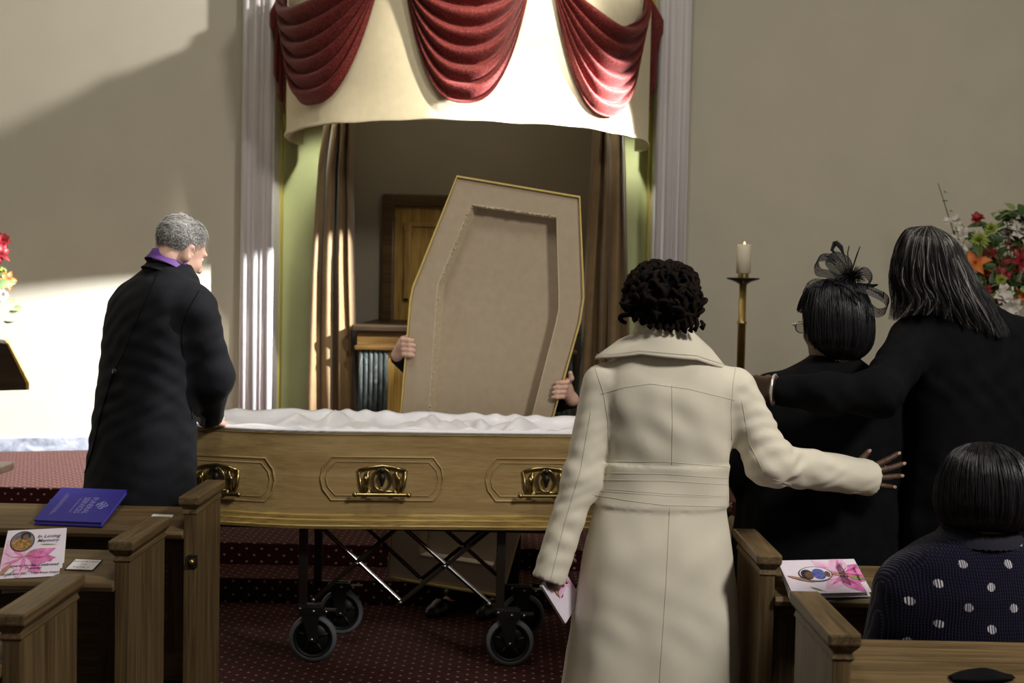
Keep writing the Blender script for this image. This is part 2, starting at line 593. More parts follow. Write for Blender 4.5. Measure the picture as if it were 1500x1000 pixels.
m = MB().box((-6, -1.5, -0.1), (6, 6.02, 0))
struct('floor', m, M_['carpet'], 'burgundy carpet with pale dots on the chapel floor')
for nm, y0, y1, z1 in (('step_lower', 6.0, 7.2, 0.12), ('step_upper', 6.3, 7.3, 0.23), ('step_platform', 7.19, 10.6, PLAT)):
    m = MB().box((-6, y0, 0.0 if nm == 'step_lower' else z1 - 0.115), (6, y1, z1))
    struct(nm, m, M_['carpet'], 'carpeted %s with pale dots below the niche' % {'step_lower': 'lowest step', 'step_upper': 'second step', 'step_platform': 'raised platform'}[nm], bevel=0.008)

sl = 0.33
xl_far, xr_far = -6.0, 6.0
m = MB().prism([(XL0, WY, 0), (xl_far, WY + (xl_far - XL0) * sl, 0), (xl_far, WY + 0.3, 0), (XL0, WY + 0.3, 0)], (0, 0, HC))
struct('wall_left', m, M_['wall_paint'], 'beige painted wall to the left of the niche')
m = MB().prism([(XR1, WY, 0), (XR1, WY + 0.3, 0), (xr_far, WY + 0.3, 0), (xr_far, WY - (xr_far - XR1) * 0.25, 0)], (0, 0, HC))
struct('wall_right', m, M_['wall_paint'], 'beige painted wall to the right of the niche')
m = MB().box((-6.1, -1.5, 0), (-6.0, 9.3, HC))
struct('wall_side_left', m, M_['wall_paint'], 'beige side wall of the chapel')
m = MB().box((6.0, -1.5, 0), (6.1, 9.3, HC))
struct('wall_side_right', m, M_['wall_paint'], 'beige side wall of the chapel on the right')
m = MB().box((-6.1, -1.5, HC), (6.1, 10.7, HC + 0.1))
struct('ceiling', m, M_['ceiling_paint'], 'plain painted chapel ceiling')
# marble skirting
bl = Vector((XL0, WY, PLAT)); d = Vector((xl_far - XL0, (xl_far - XL0) * sl, 0)).normalized(); nrm = Vector((-d.y, d.x, 0))
if nrm.y > 0: nrm = -nrm
m = MB().prism([bl + nrm * 0.0, bl + d * 4.2, bl + d * 4.2 + nrm * 0.025, bl + nrm * 0.025], (0, 0, 0.095))
struct('baseboard_left', m, M_['grey_marble'], 'grey veined marble skirting along the left wall', bevel=0.004)
br = Vector((XR1, WY, PLAT)); d2 = Vector((1, -0.25, 0)).normalized(); n2 = Vector((-d2.y, d2.x, 0))
if n2.y > 0: n2 = -n2
m = MB().prism([br, br + n2 * 0.025, br + d2 * 4 + n2 * 0.025, br + d2 * 4], (0, 0, 0.095))
struct('baseboard_right', m, M_['grey_marble'], 'grey veined marble skirting along the right wall', bevel=0.004)

# pilasters with reeded faces
for nm, x0, x1, side in (('trim_1', XL0, XL1, 'left'), ('trim_2', XR0, XR1, 'right')):
    p = struct(nm, MB().box((x0, 9.02, PLAT), (x1, 9.42, HC)), M_['pilaster_paint'], 'white moulded pilaster on the %s of the niche' % side, bevel=0.012)
    w = x1 - x0
    for f, r in ((0.12, 0.026), (0.42, 0.034), (0.62, 0.016), (0.84, 0.030)):
        MB().tube([(x0 + f * w, 9.020 + 0.5 * r, PLAT), (x0 + f * w, 9.020 + 0.5 * r, HC)], r, 16).build('reed', M_['pilaster_paint'], p, smooth=True)
    MB().box((x0 - 0.01, 9.0, PLAT), (x1 + 0.01, 9.2, PLAT + 0.12)).build('plinth_block', M_['grey_marble'], p, bevel=0.006)

# green jamb panels and the niche
NX0, NX1 = at(474, 400, 9.35).x, at(893, 400, 9.35).x
struct('wall_jamb_left', MB().box((XL1 - 0.02, 9.35, PLAT), (NX0, 9.45, HC)), M_['green_paint'], 'pale green painted strip of wall left of the niche curtain')
struct('wall_jamb_right', MB().box((NX1, 9.35, PLAT), (XR0 + 0.02, 9.45, HC)), M_['green_paint'], 'pale green painted strip of wall right of the niche curtain')
struct('trim_3', MB().box((XR0 - 0.022, 9.25, PLAT), (XR0, 9.35, HC)), M_['gilt_edge'], 'thin gilded bead beside the right pilaster')
struct('trim_4', MB().box((XL1, 9.25, PLAT), (XL1 + 0.012, 9.35, HC)), M_['gilt_edge'], 'thin gilded bead beside the left pilaster')
NB = 10.45
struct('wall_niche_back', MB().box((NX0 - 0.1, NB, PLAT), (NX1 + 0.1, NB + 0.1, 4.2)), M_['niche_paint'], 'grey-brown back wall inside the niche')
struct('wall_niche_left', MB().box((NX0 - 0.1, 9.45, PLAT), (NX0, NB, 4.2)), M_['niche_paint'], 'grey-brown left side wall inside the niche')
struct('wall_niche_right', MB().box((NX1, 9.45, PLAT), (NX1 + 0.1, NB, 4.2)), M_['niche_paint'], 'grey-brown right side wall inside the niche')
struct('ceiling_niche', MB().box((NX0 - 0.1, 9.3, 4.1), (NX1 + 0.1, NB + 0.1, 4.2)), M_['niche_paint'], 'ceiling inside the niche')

# ---------------------------------------------------------------- canopy
CX = at(682, 190, 8.6).x
CR = 1.285
CYV = 9.0
CZ0, CZ1 = 2.578, 3.58


def cyl(th, z, r=CR):
    return Vector((CX - r * math.cos(th), CYV - r * math.sin(th), z))


def theta_at(px, z):
    best, bt = 1e9, 0
    for i in range(400):
        th = 0.25 + (math.pi - 0.5) * i / 399
        e = abs(proj(cyl(th, z))[0] - px)
        if e < best: best, bt = e, th
    return bt


can = thing('canopy_valance', (CX, 8.6, CZ0), 'curved cream fabric canopy with red swags above the niche', 'canopy')
n = 72
outer, inner = [], []
zs = [CZ0, CZ0 + 0.012, CZ0 + 0.03, CZ0 + 0.25, CZ0 + 0.6, CZ0 + 0.85, CZ1]
P = []
for k, z in enumerate(zs):
    row = []
    for i in range(n + 1):
        th = -0.22 + (math.pi + 0.44) * i / n
        wob = (0.004 * math.sin(9 * th + 1) + 0.003 * math.sin(23 * th)) if k < 3 else 0
        row.append(cyl(th, z + wob, CR + (0.012 if k < 2 else 0.004 * math.sin(14 * th + z))))
    P.append(row)
Pi = [[cyl(-0.22 + (math.pi + 0.44) * i / n, z, CR - 0.03) for i in range(n + 1)] for z in (CZ1, CZ0 + 0.004)]
MB().grid(P + Pi + [P[0]]).build('valance', M_['cream_cloth'], can, smooth=True)
m = MB()
m.prism([cyl(-0.12 + (math.pi + 0.24) * i / n, CZ1 - 0.03, CR - 0.002) for i in range(n + 1)], (0, 0, 0.03))
m.build('canopy_light_block', M_['cream_cloth'], can)  # unseen cap added so light does not leak through the canopy top


def swag(thA, thB, zA, D0, D1, seed):
    rng = random.Random(seed)
    N, U = 92, 40
    P = []
    folds = 6.0
    ph = rng.random() * 0.3
    for iv in range(N + 1):
        v = iv / N
        row = []
        vv = v ** 0.9
        D = D0 + (D1 - D0) * vv
        pw = 1.9 + 0.75 * v
        for iu in range(U + 1):
            x = -1 + 2 * iu / U
            skew = 0.10 * math.sin(v * 6 + seed) * (1 - x * x)
            drop = D * (1 - abs(x) ** pw)
            env = max(0.0, 1 - abs(x) ** 2.4)
            s = math.sin(math.pi * (folds * (v + 0.035 * math.sin(3 * x + seed) * (1 - v)) + ph))
            bul = abs(s) ** 0.85
            r = CR + 0.018 + (0.020 + 0.088 * bul) * (0.28 + 0.72 * env) * (1 - 0.45 * v) + 0.05 * env * (1 - v)
            thc = (thA + thB) / 2 + (thB - thA) / 2 * (x * (0.90 + 0.10 * (1 - v)) + 0.0 * skew)
            row.append(cyl(thc, zA - drop - 0.012 * (1 - bul) * env, r))
        P.append(row)
    MB().grid(P).build('swag', M_['red_damask'], can, smooth=True, solid=-0.006)


tA, tB, tC, tD = theta_at(419, 3.55), theta_at(581, 3.55), theta_at(791, 3.55), theta_at(943, 3.55)
swag(tA, tB, 3.58, 0.24, 0.86, 1)
swag(tB + 0.0, tC, 3.57, 0.23, 0.89, 2)
swag(tC, tD, 3.58, 0.33, 0.90, 3)


def tail(px_in, px_out, bottoms, sgn, Y0):
    """cascade of stepped pleats hanging at one end of the canopy"""
    P = []
    x_in, x_out = at(px_in, 80, Y0).x, at(px_out, 80, Y0).x
    k = len(bottoms)
    cols = []
    for i, zb in enumerate(bottoms):
        f0, f1 = i / k, (i + 1) / k
        cols.append((x_in + (x_out - x_in) * f0, Y0 - 0.045, zb))
        cols.append((x_in + (x_out - x_in) * (f0 * 0.35 + f1 * 0.65), Y0 - 0.01, zb + 0.05))
        cols.append((x_in + (x_out - x_in) * (f0 * 0.7 + f1 * 0.3), Y0 + 0.02, zb + 0.09))
    for t in range(9):
        row = []
        for (x, y, zb) in cols:
            f = t / 8
            top = 3.62
            xx = x_in + (x - x_in) * (0.35 + 0.65 * min(1, f * 1.6))
            row.append(Vector((xx, y - 0.02 * math.sin(f * 3), top + (zb - top) * f)))
        P.append(row)
    MB().grid(P).build('tail', M_['red_damask'], can, smooth=True, solid=-0.006)


zpx = lambda px, py, Y: at(px, py, Y).z
tail(420, 394, [zpx(410, 168, 8.95), zpx(405, 150, 8.95), zpx(400, 120, 8.95), zpx(398, 50, 8.95)], -1, 8.95)
tail(943, 973, [zpx(955, 180, 8.95), zpx(958, 170, 8.95), zpx(966, 136, 8.95), zpx(970, 60, 8.95)], 1, 8.95)

# ---------------------------------------------------------------- curtains of the niche


def curtain(rows, Y, label, seed):
    rng = random.Random(seed)
    root = thing('niche_curtain', (at(rows[-1][1], 560, Y).x, Y, PLAT + 0.02), label, 'curtain', 'niche curtains')
    U = 64
    P = []
    ph = [rng.random() * 6 for _ in range(6)]
    for k in range(25):
        f = k / 24
        py = rows[0][0] + (rows[-1][0] - rows[0][0]) * f
        xa = np.interp(py, [r[0] for r in rows], [r[1] for r in rows])
        xb = np.interp(py, [r[0] for r in rows], [r[2] for r in rows])
        A, B = at(xa, py, Y), at(xb, py, Y)
        row = []
        for u in range(U + 1):
            t = u / U
            p = A.lerp(B, t)
            amp = 0.055
            p.y += amp * math.sin(t * 2 * math.pi * 3.2 + ph[0] + 0.8 * math.sin(f * 3 + ph[1])) + 0.008 * math.sin(t * 2 * math.pi * 8 + ph[2] + f)
            p.x += 0.012 * math.sin(t * 2 * math.pi * 4.5 + ph[3])
            row.append(p)
        # hidden strip of cloth added to keep the stage light off the jamb
        e = row[-1] if seed == 4 else row[0]
        back = [Vector((e.x + (0.0 if seed == 4 else -0.0), e.y + 0.32 * q / 6, e.z)) for q in range(1, 7)]
        row = row + back if seed == 4 else back[::-1] + row
        P.append(row)
    MB().grid(P).build('curtain_cloth', M_['curtain_cloth'], root, smooth=True, solid=0.008)
    m = MB()
    A, B = at(rows[0][1], rows[0][0], Y), at(rows[0][2], rows[0][0], Y)
    m.box((A.x - 0.03, Y - 0.05, A.z - 0.06), (B.x + 0.03, Y + 0.05, A.z + 0.05))
    m.build('heading_tape', M_['curtain_cloth'], root, bevel=0.01)


curtain([(160, 480, 512), (240, 466, 511), (400, 455, 513), (600, 446, 517), (682, 444, 519)], 9.0, 'brown satin curtain tied back at the left of the niche', 4)
curtain([(160, 876, 910), (240, 872, 914), (400, 862, 917), (600, 852, 920), (690, 848, 922)], 9.0, 'brown satin curtain tied back at the right of the niche', 5)

# ---------------------------------------------------------------- hatch in the niche back wall
HX0, HX1 = at(560, 380, NB).x, at(806, 380, NB).x
HZ1 = at(560, 284, NB).z
HZ0 = 1.20
h = thing('committal_hatch', ((HX0 + HX1) / 2, NB, HZ0), 'gilded wooden panelled hatch in the niche wall behind the coffin lid', 'hatch')
w = 0.105
for a, b in (((HX0, HZ0), (HX0 + w, HZ1)), ((HX1 - w, HZ0), (HX1, HZ1))):
    MB().box((a[0], NB - 0.07, a[1]), (b[0], NB, b[1])).build('frame_stile', M_['walnut'], h, bevel=0.018)
MB().box((HX0 + w * 0.9, NB - 0.07, HZ1 - w), (HX1 - w * 0.9, NB, HZ1)).build('frame_rail', M_['walnut'], h, bevel=0.018)
MB().box((HX0 + w, NB - 0.028, HZ0), (HX1 - w, NB, HZ1 - w)).build('door_board', M_['gilt_wood'], h)
for cx0, cx1 in ((HX0 + w + 0.08, (HX0 + HX1) / 2 - 0.07), ((HX0 + HX1) / 2 + 0.07, HX1 - w - 0.08)):
    z0, z1 = HZ0 + 0.22, HZ1 - w - 0.13
    p = MB().box((cx0, NB - 0.04, z0), (cx1, NB - 0.02, z1)).build('raised_panel', M_['gilt_wood'], h, bevel=0.012)
    for a, b in (((cx0, z0), (cx1, z0 + 0.035)), ((cx0, z1 - 0.035), (cx1, z1)), ((cx0, z0), (cx0 + 0.05, z1)), ((cx1 - 0.05, z0), (cx1, z1))):
        MB().box((a[0], NB - 0.06, a[1]), (b[0], NB - 0.03, b[1])).build('panel_moulding', M_['gilt_wood'], p, bevel=0.008)
    for cx_ in (cx0 + 0.025, cx1 - 0.025):
        MB().box((cx_ - 0.035, NB - 0.065, z1 - 0.07), (cx_ + 0.035, NB - 0.03, z1)).build('corner_block', M_['gilt_wood'], p, bevel=0.006)

# ---------------------------------------------------------------- catafalque plinth
QY = 8.88
QX0, QX1 = at(519, 500, QY).x, at(846, 500, QY).x
QZ = 1.27
q = thing('catafalque', ((QX0 + QX1) / 2, QY, PLAT), 'dark wood catafalque with ribbed marble panel inside the niche', 'catafalque')
MB().box((QX0 - 0.02, QY - 0.03, QZ - 0.045), (QX1 + 0.02, NB - 0.1, QZ)).build('top_slab', M_['dark_wood'], q, bevel=0.01)
MB().box((QX0 + 0.02, QY, QZ - 0.15), (QX1 - 0.02, NB - 0.12, QZ - 0.045)).build('frieze', M_['walnut'], q)
MB().box((QX0, QY - 0.02, QZ - 0.18), (QX1, NB - 0.12, QZ - 0.148)).build('moulding', M_['walnut'], q, bevel=0.01)
MB().box((QX0 + 0.03, QY + 0.02, PLAT), (QX1 - 0.03, NB - 0.12, QZ - 0.18)).build('body', M_['gilt_wood'], q)
RX1 = at(568, 540, QY).x
for a, b in ((QX0 + 0.03, RX1), (QX1 - (RX1 - QX0), QX1 - 0.03)):
    k = 6
    for i in range(k):
        x = a + (b - a) * (i + 0.5) / k
        MB().tube([(x, QY + 0.015, PLAT), (x, QY + 0.015, QZ - 0.18)], (b - a) / k * 0.52, 12).build('marble_rib', M_['green_marble'], q, smooth=True)

# ================================================================ coffin
CYC = 5.32
CZB, CZT = 0.592, 0.968


def coffin_outline(e=0.0, kerf=True):
    """plan outline, counter-clockwise from the head end, offset outwards by e"""
    hx, sx, fx = -1.40, -0.84, 0.62
    hw, sw, fw = 0.275, 0.37, 0.26
    base = [(hx, -hw), (sx, -sw), (fx, -fw), (fx, fw), (sx, sw), (hx, hw)]
    n = len(base)
    out = []
    for i in range(n):
        p0, p1, p2 = Vector(base[i - 1]), Vector(base[i]), Vector(base[(i + 1) % n])
        d0, d1 = (p1 - p0).normalized(), (p2 - p1).normalized()
        n0, n1 = Vector((d0.y, -d0.x)), Vector((d1.y, -d1.x))
        b = (n0 + n1).normalized()
        c = p1 + b * (e / max(0.3, b.dot(n0)))
        if kerf and i in (1, 4):
            L = 0.16
            for t in np.linspace(0, 1, 7):
                a = (c - d0 * L).lerp(c, t); g = c.lerp(c + d1 * L, t)
                out.append(a.lerp(g, t))
        else:
            out.append(c)
    return [(p.x, CYC + p.y) for p in out]


cof = thing('coffin', (-0.4, CYC, CZB), 'oak veneered coffin with brass handles lying open on a wheeled trolley', 'coffin')
o0, o1 = coffin_outline(0), coffin_outline(-0.018)
k = len(o0)
m = MB()
V = [(x, y, CZB) for x, y in o0] + [(x, y, CZT) for x, y in o0] + [(x, y, CZT) for x, y in o1] + [(x, y, CZB + 0.02) for x, y in o1]
F = [tuple(range(k))[::-1], tuple(range(3 * k, 4 * k))]
for a in range(3):
    for i in range(k):
        j = (i + 1) % k
        F.append((a * k + i, a * k + j, (a + 1) * k + j, (a + 1) * k + i))
m.add(V, F).build('side_walls', M_['oak_coffin'], cof)


def ring_prism(e_list, zs):
    m = MB()
    rows = []
    for e, z in zip(e_list, zs):
        rows.append([Vector((x, y, z)) for x, y in coffin_outline(e)])
    m.grid(rows, True)
    return m


ring_prism([0.0, 0.022, 0.026, 0.020, 0.020, 0.012, 0.012, 0.0], [CZB - 0.012, CZB - 0.012, CZB, CZB + 0.004, CZB + 0.022, CZB + 0.026, CZB + 0.040, CZB + 0.046]).build('base_moulding', M_['oak_mould'], cof)
ring_prism([0.0, 0.004, 0.004, -0.018, -0.018], [CZT - 0.012, CZT - 0.012, CZT + 0.002, CZT + 0.002, CZT - 0.01]).build('top_edge', M_['oak_mould'], cof)


def side_frame(px, py):
    """point and axes on the near side wall of the coffin under a photo pixel"""
    best = None
    for (A, B) in (((-1.40, CYC - 0.275), (-0.84, CYC - 0.37)), ((-0.84, CYC - 0.37), (0.62, CYC - 0.26))):
        A, B = Vector((*A, 0)), Vector((*B, 0))
        d = (B - A).normalized(); nn = Vector((d.y, -d.x, 0))
        v = ray(px, py)
        t = (A - CAM).dot(nn) / v.dot(nn)
        P = CAM + v * t
        s = (P - A).dot(d)
        if -0.3 <= s <= (B - A).length + 0.3:
            e = max(0, -s, s - (B - A).length)
            if best is None or e < best[0]: best = (e, P, d, nn)
    return best[1:]


def handle_mesh():
    """brass coffin handle in local axes: x along the side, y outwards, z up"""
    m = MB()
    top = [(-0.094, 0.034), (-0.05, 0.046), (0, 0.052), (0.05, 0.046), (0.094, 0.034)]
    m.tube([(x, 0.008, z) for x, z in top], 0.007, 8)
    m.tube([(-0.094, 0.006, 0.036), (-0.086, 0.006, -0.03), (-0.075, 0.006, -0.052)], 0.006, 8)
    m.tube([(0.094, 0.006, 0.036), (0.086, 0.006, -0.03), (0.075, 0.006, -0.052)], 0.008, 8)
    m.tube([(-0.08, 0.006, -0.05), (0.08, 0.006, -0.05)], 0.006, 8)
    ringp = [(0.036 * math.cos(a), 0.012, -0.002 + 0.044 * math.sin(a)) for a in np.linspace(0, 2 * math.pi, 25)[:-1]]
    m.tube(ringp, 0.005, 8, closed=True)
    for s in (-1, 1):
        m.tube([(s * 0.064, 0.008, -0.05), (s * 0.062, 0.014, 0.0), (s * 0.055, 0.012, 0.03)], [0.008, 0.011, 0.006], 8)
        m.ball((s * 0.066, 0.018, 0.002), 0.011, 10, 6)
        m.ball((s * 0.052, 0.020, -0.052), 0.011, 10, 6)
    return m.mesh('handle', M_['brass'], smooth=True)


def jewel_mesh():
    m = MB()
    m.lathe([(0.001, 0.026), (0.012, 0.012), (0.015, 0.0), (0.009, -0.016), (0.003, -0.034)], (0, 0.012, 0.004), (0, 0, 1), 10)
    m.ball((0, 0.014, 0.036), 0.012, 10, 6)
    return m.mesh('jewel', M_['dark_iron'], smooth=True)


def bar_mesh():
    m = MB()
    m.tube([(-0.118, 0.036, -0.060), (-0.112, 0.036, -0.060), (-0.100, 0.036, -0.060), (0.100, 0.036, -0.060), (0.112, 0.036, -0.060), (0.118, 0.036, -0.060)], [0.003, 0.009, 0.0075, 0.0075, 0.009, 0.003], 12)
    for s in (-1, 1):
        m.tube([(s * 0.056, 0.010, -0.052), (s * 0.056, 0.036, -0.058)], 0.007, 8)
        m.ball((s * 0.106, 0.036, -0.060), (0.012, 0.011, 0.011), 10, 6)
    return m.mesh('grip_bar', M_['brass'], smooth=True)


def plate_mesh():
    m = MB()
    m.prism([(-0.094, 0.0, 0.036), (-0.05, 0, 0.048), (0, 0, 0.054), (0.05, 0, 0.048), (0.094, 0, 0.036), (0.086, 0, -0.03), (0.075, 0, -0.056), (-0.075, 0, -0.056), (-0.086, 0, -0.03)], (0, 0.003, 0))
    return m.mesh('back_plate', M_['dark_iron'])


hm, jm, bmh, pmh = handle_mesh(), jewel_mesh(), bar_mesh(), plate_mesh()


def oct_path(hl, hh, P, d, nn, off):
    pts = [(-hl, 0), (-hl * 0.965, hh * 0.5), (-hl * 0.83, hh), (hl * 0.83, hh), (hl * 0.965, hh * 0.5), (hl, 0), (hl * 0.965, -hh * 0.5), (hl * 0.83, -hh), (-hl * 0.83, -hh), (-hl * 0.965, -hh * 0.5)]
    return [P + d * a + Vector((0, 0, b)) + nn * off for a, b in pts]


fr = []
for px, py in ((318, 699), (560, 701), (800, 703)):
    fr.append(side_frame(px, py))
for P, d, nn in list(fr):        # the far side carries the same fittings
    Pm = Vector((P.x, 2 * CYC - P.y, P.z)); dm = Vector((-d.x, d.y, 0)); nm_ = Vector((nn.x, -nn.y, 0))
    fr.append((Pm, dm, nm_))
for P, d, nn in fr:
    for hl, hh, r in ((0.245, 0.087, 0.0045), (0.225, 0.068, 0.003)):
        MB().tube(oct_path(hl, hh, P, d, nn, 0.0005), r, 8, closed=True).build('panel_moulding', M_['oak_coffin'], cof, smooth=True)
    M4 = Matrix(((d.x, nn.x, 0, P.x), (d.y, nn.y, 0, P.y), (0, 0, 1, P.z), (0, 0, 0, 1)))
    hh_ = put('handle', hm, cof, M4)
    put('jewel', jm, hh_, M4); put('grip_bar', bmh, hh_, M4)

# satin lining: puffed sheet with folds, turned over the rim
lin = MB()
N1, N2 = 150, 40
P = []
hx, fx = -1.385, 0.605


def halfw(x):
    return np.interp(x, [-1.40, -0.84, 0.62], [0.275, 0.37, 0.26]) - 0.006


rn = random.Random(3)
gath = [(rn.uniform(hx, fx), rn.uniform(0.02, 0.05), rn.uniform(-1, 1)) for _ in range(46)]
for i in range(N1 + 1):
    x = hx + (fx - hx) * i / N1
    row = []
    for j in range(N2 + 1):
        t = -1 + 2 * j / N2
        hw = halfw(x)
        y = CYC + hw * t
        e = min((1 - abs(t)) * hw, (x - hx), (fx - x))
        inw = min(1, e / 0.10)
        z = CZT + 0.014 - 0.050 * (inw ** 0.8) + 0.03 * max(0, 1 - abs(x + 0.25) / 0.75) * max(0, 1 - (t / 0.6) ** 2)
        if e < 0.06:
            z += 0.022 * math.sin(min(1, e / 0.05) * math.pi) * (0.7 + 0.3 * math.sin(x * 47 + 3 * math.sin(x * 9)))
        for gx, gw, ga in gath:
            dd = (x - gx - 0.16 * ga * t) / gw
            if abs(dd) < 2.5: z += 0.016 * math.exp(-dd * dd) * 1.2 * (1 - 0.75 * t * t) * (1 if ga > -0.3 else -0.8) * inw
        if e < 0.001: z = CZT + 0.004
        row.append((x, y, z))
    P.append(row)
lin.grid(P).build('satin_lining', M_['white_satin'], cof, smooth=True, solid=-0.004)
lip = ring_prism([0.001, 0.004, 0.004, -0.02], [CZT - 0.010, CZT - 0.008, CZT + 0.006, CZT + 0.012])
lip.build('lining_trim', M_['white_satin'], cof, smooth=True)

# ================================================================ trolley
tr = thing('coffin_trolley', (-0.4, CYC, 0), 'folding black wheeled trolley with scissor braces carrying the coffin', 'trolley')
TX0, TX1 = at(444, 850, 5.10).x, at(733, 850, 5.10).x
TY0, TY1 = 5.10, 5.50
TZ = CZB - 0.012
mk('trolley_brown', (0.045, 0.036, 0.028), 0.35, 0.5)
MB().box((TX0 - 0.35, TY0 - 0.015, TZ - 0.03), (TX1 + 0.25, TY0 + 0.015, TZ)).build('top_rail', M_['trolley_brown'], tr, bevel=0.004)
MB().box((TX0 - 0.35, TY1 - 0.015, TZ - 0.03), (TX1 + 0.25, TY1 + 0.015, TZ)).build('top_rail', M_['trolley_brown'], tr, bevel=0.004)
for x in (TX0 - 0.34, TX0, (TX0 + TX1) / 2, TX1, TX1 + 0.24):
    MB().box((x - 0.015, TY0, TZ - 0.028), (x + 0.015, TY1, TZ - 0.002)).build('cross_bar', M_['trolley_brown'], tr, bevel=0.003)


def wheel_parts():
    R = 0.098
    t = MB().lathe([(R - 0.016, -0.016), (R - 0.004, -0.015), (R, -0.008), (R, 0.008), (R - 0.004, 0.015), (R - 0.016, 0.016), (R - 0.016, -0.016)], (0, 0, 0), (0, 1, 0), 36, cap=False).mesh('tyre', M_['grey_rubber'], smooth=True)
    m = MB().lathe([(R - 0.016, -0.010), (R - 0.026, -0.012), (R - 0.030, -0.004), (R - 0.030, 0.004), (R - 0.026, 0.012), (R - 0.016, 0.010)], (0, 0, 0), (0, 1, 0), 36, cap=False)
    m.lathe([(0.020, -0.018), (0.024, -0.012), (0.024, 0.012), (0.020, 0.018)], (0, 0, 0), (0, 1, 0), 16)
    m.lathe([(0.02, -0.003), (R - 0.026, -0.003), (R - 0.026, 0.003), (0.02, 0.003)], (0, 0, 0), (0, 1, 0), 24)
    for k in range(5):
        a = 2 * math.pi * k / 5 + 0.3
        m.tube([(0.02 * math.cos(a), 0, 0.02 * math.sin(a)), ((R - 0.028) * math.cos(a), 0, (R - 0.028) * math.sin(a))], 0.007, 6)
    h = m.mesh('hub', M_['black_plastic'], smooth=True)
    f = MB()
    f.box((-0.055, -0.03, 0.10), (0.04, 0.03, 0.135))
    for s in (-1, 1):
        f.prism([(-0.05, s * 0.024, 0.12), (0.03, s * 0.024, 0.12), (0.016, s * 0.024, -0.012), (-0.016, s * 0.024, -0.012)], (0, s * 0.005, 0))
    f = f.mesh('fork', M_['black_plastic'], bevel=0.002)
    br = MB().box((0.03, -0.02, 0.112), (0.095, 0.02, 0.122)).box((0.02, -0.012, 0.10), (0.05, 0.012, 0.122)).mesh('brake_lever', M_['black_plastic'], bevel=0.003)
    bo = MB().ball((0, 0, 0), (0.0065, 0.005, 0.0065), 10, 6)
    bo = bo.mesh('bolt', M_['chrome'], smooth=True)
    return t, h, f, br, bo


wt, wh, wf, wb, wbo = wheel_parts()
for x, y in ((TX0 + 0.048, TY0 - 0.02), (TX1 + 0.045, TY0 - 0.02), (TX0 + 0.105, TY1), (TX1 + 0.10, TY1)):
    M4 = Matrix.Translation((x, y, 0.0985))
    w_ = put('castor', wf, tr, M4)
    put('tyre', wt, w_, M4); put('hub', wh, w_, M4); put('brake_lever', wb, w_, M4); 
    for bp_ in ((0, -0.032, 0), (0.005, -0.032, 0.118), (-0.05, -0.032, 0.128), (0.055, -0.022, 0.115)):
        put('bolt', wbo, w_, M4 @ Matrix.Translation(bp_))
    xl = TX0 if x < (TX0 + TX1) / 2 else TX1
    yl = TY0 if y < 5.3 else TY1
    MB().box((xl - 0.018, yl - 0.012, 0.215), (xl + 0.018, yl + 0.012, TZ - 0.03)).build('leg', M_['trolley_brown'], tr, bevel=0.004)
    MB().box((min(xl - 0.018, x - 0.02), min(y, yl) - 0.012, 0.212), (max(xl + 0.018, x + 0.03), max(y, yl) + 0.012, 0.238)).build('leg_foot', M_['black_plastic'], tr, bevel=0.004)
for yy, dx in ((TY0, 0.0), (TY1, 0.055)):
    for (a, b, bright) in (((474, 775), (587, 881), 1), ((460, 877), (577, 776), 0), ((587, 881), (717, 776), 0), ((588, 770), (717, 884), 1)):
        A, B = at(*a, TY0), at(*b, TY0)
        A.x += dx; B.x += dx; A.y = B.y = yy + (0.006 if bright else -0.006)
        A.z = min(A.z, TZ - 0.01); B.z = min(B.z, TZ - 0.01)
        br_ = MB().tube([A, B], 0.010, 6).build('brace_bar', M_['trolley_brown'], tr)
        if bright:
            MB().tube([A + Vector((0, -0.012, 0.004)), B + Vector((0, -0.012, 0.004))], 0.0025, 6).build('bright_edge', M_['chrome'], br_)
    for p in ((523.6, 824), (587, 881), (652, 828), (717, 883), (460, 877)):
        A = at(*p, TY0); A.x += dx; A.y = yy - 0.018
        MB().ball(A, (0.008, 0.006, 0.008), 10, 6).build('pivot_bolt', M_['chrome'], tr, smooth=True)

# ================================================================ coffin lid, held upright
LY = 5.80
outer_px = [(670, 260), (848, 290), (852, 400), (853, 436), (848, 470), (736, 871), (568, 843), (603, 440), (607, 420), (616, 398)]
inner_px = [(690, 300), (815, 318), (818, 430), (818, 452), (814, 472), (723, 828), (614, 812), (641, 424), (642, 417), (645, 409)]
OUT = [at(*p, LY) for p in outer_px]
INN = [at(*p, LY) for p in inner_px]
lid = thing('coffin_lid', (OUT[5] + OUT[6]) / 2, 'bare brown underside of the coffin lid held upright behind the coffin', 'coffin lid')
k = len(OUT)
D = Vector((0, 1, 0))
m = MB()
rows = [INN, OUT, [p + D * 0.018 for p in OUT], [p + D * 0.018 for p in INN], INN]
m.grid(rows, True).build('rim_board', M_['mdf_tan'], lid)
cen = sum(OUT, Vector()) / k
sc = lambda pts, e: [p + (p - cen).normalized() * e for p in pts]
m = MB()
m.grid([sc(OUT, 0.001), [p - D * 0.014 for p in sc(OUT, 0.001)], [p - D * 0.014 for p in sc(OUT, 0.010)], [p + D * 0.02 for p in sc(OUT, 0.010)], [p + D * 0.02 for p in sc(OUT, 0.001)]], True)
m.build('veneer_edge', M_['lid_veneer_edge'], lid)
DEP = 0.075
INP = [p + D * DEP + Vector((0.030 if i in (0, 6, 7, 8, 9) else 0.004, 0, -0.006 if i in (0, 1) else 0)) for i, p in enumerate(INN)]
m = MB()
m.grid([[p - D * 0.001 for p in sc(INN, 0.006)], [p - D * 0.001 for p in INN], INP, [p + D * DEP for p in sc(INN, 0.02)], [p + D * 0.019 for p in sc(INN, 0.02)]], True)
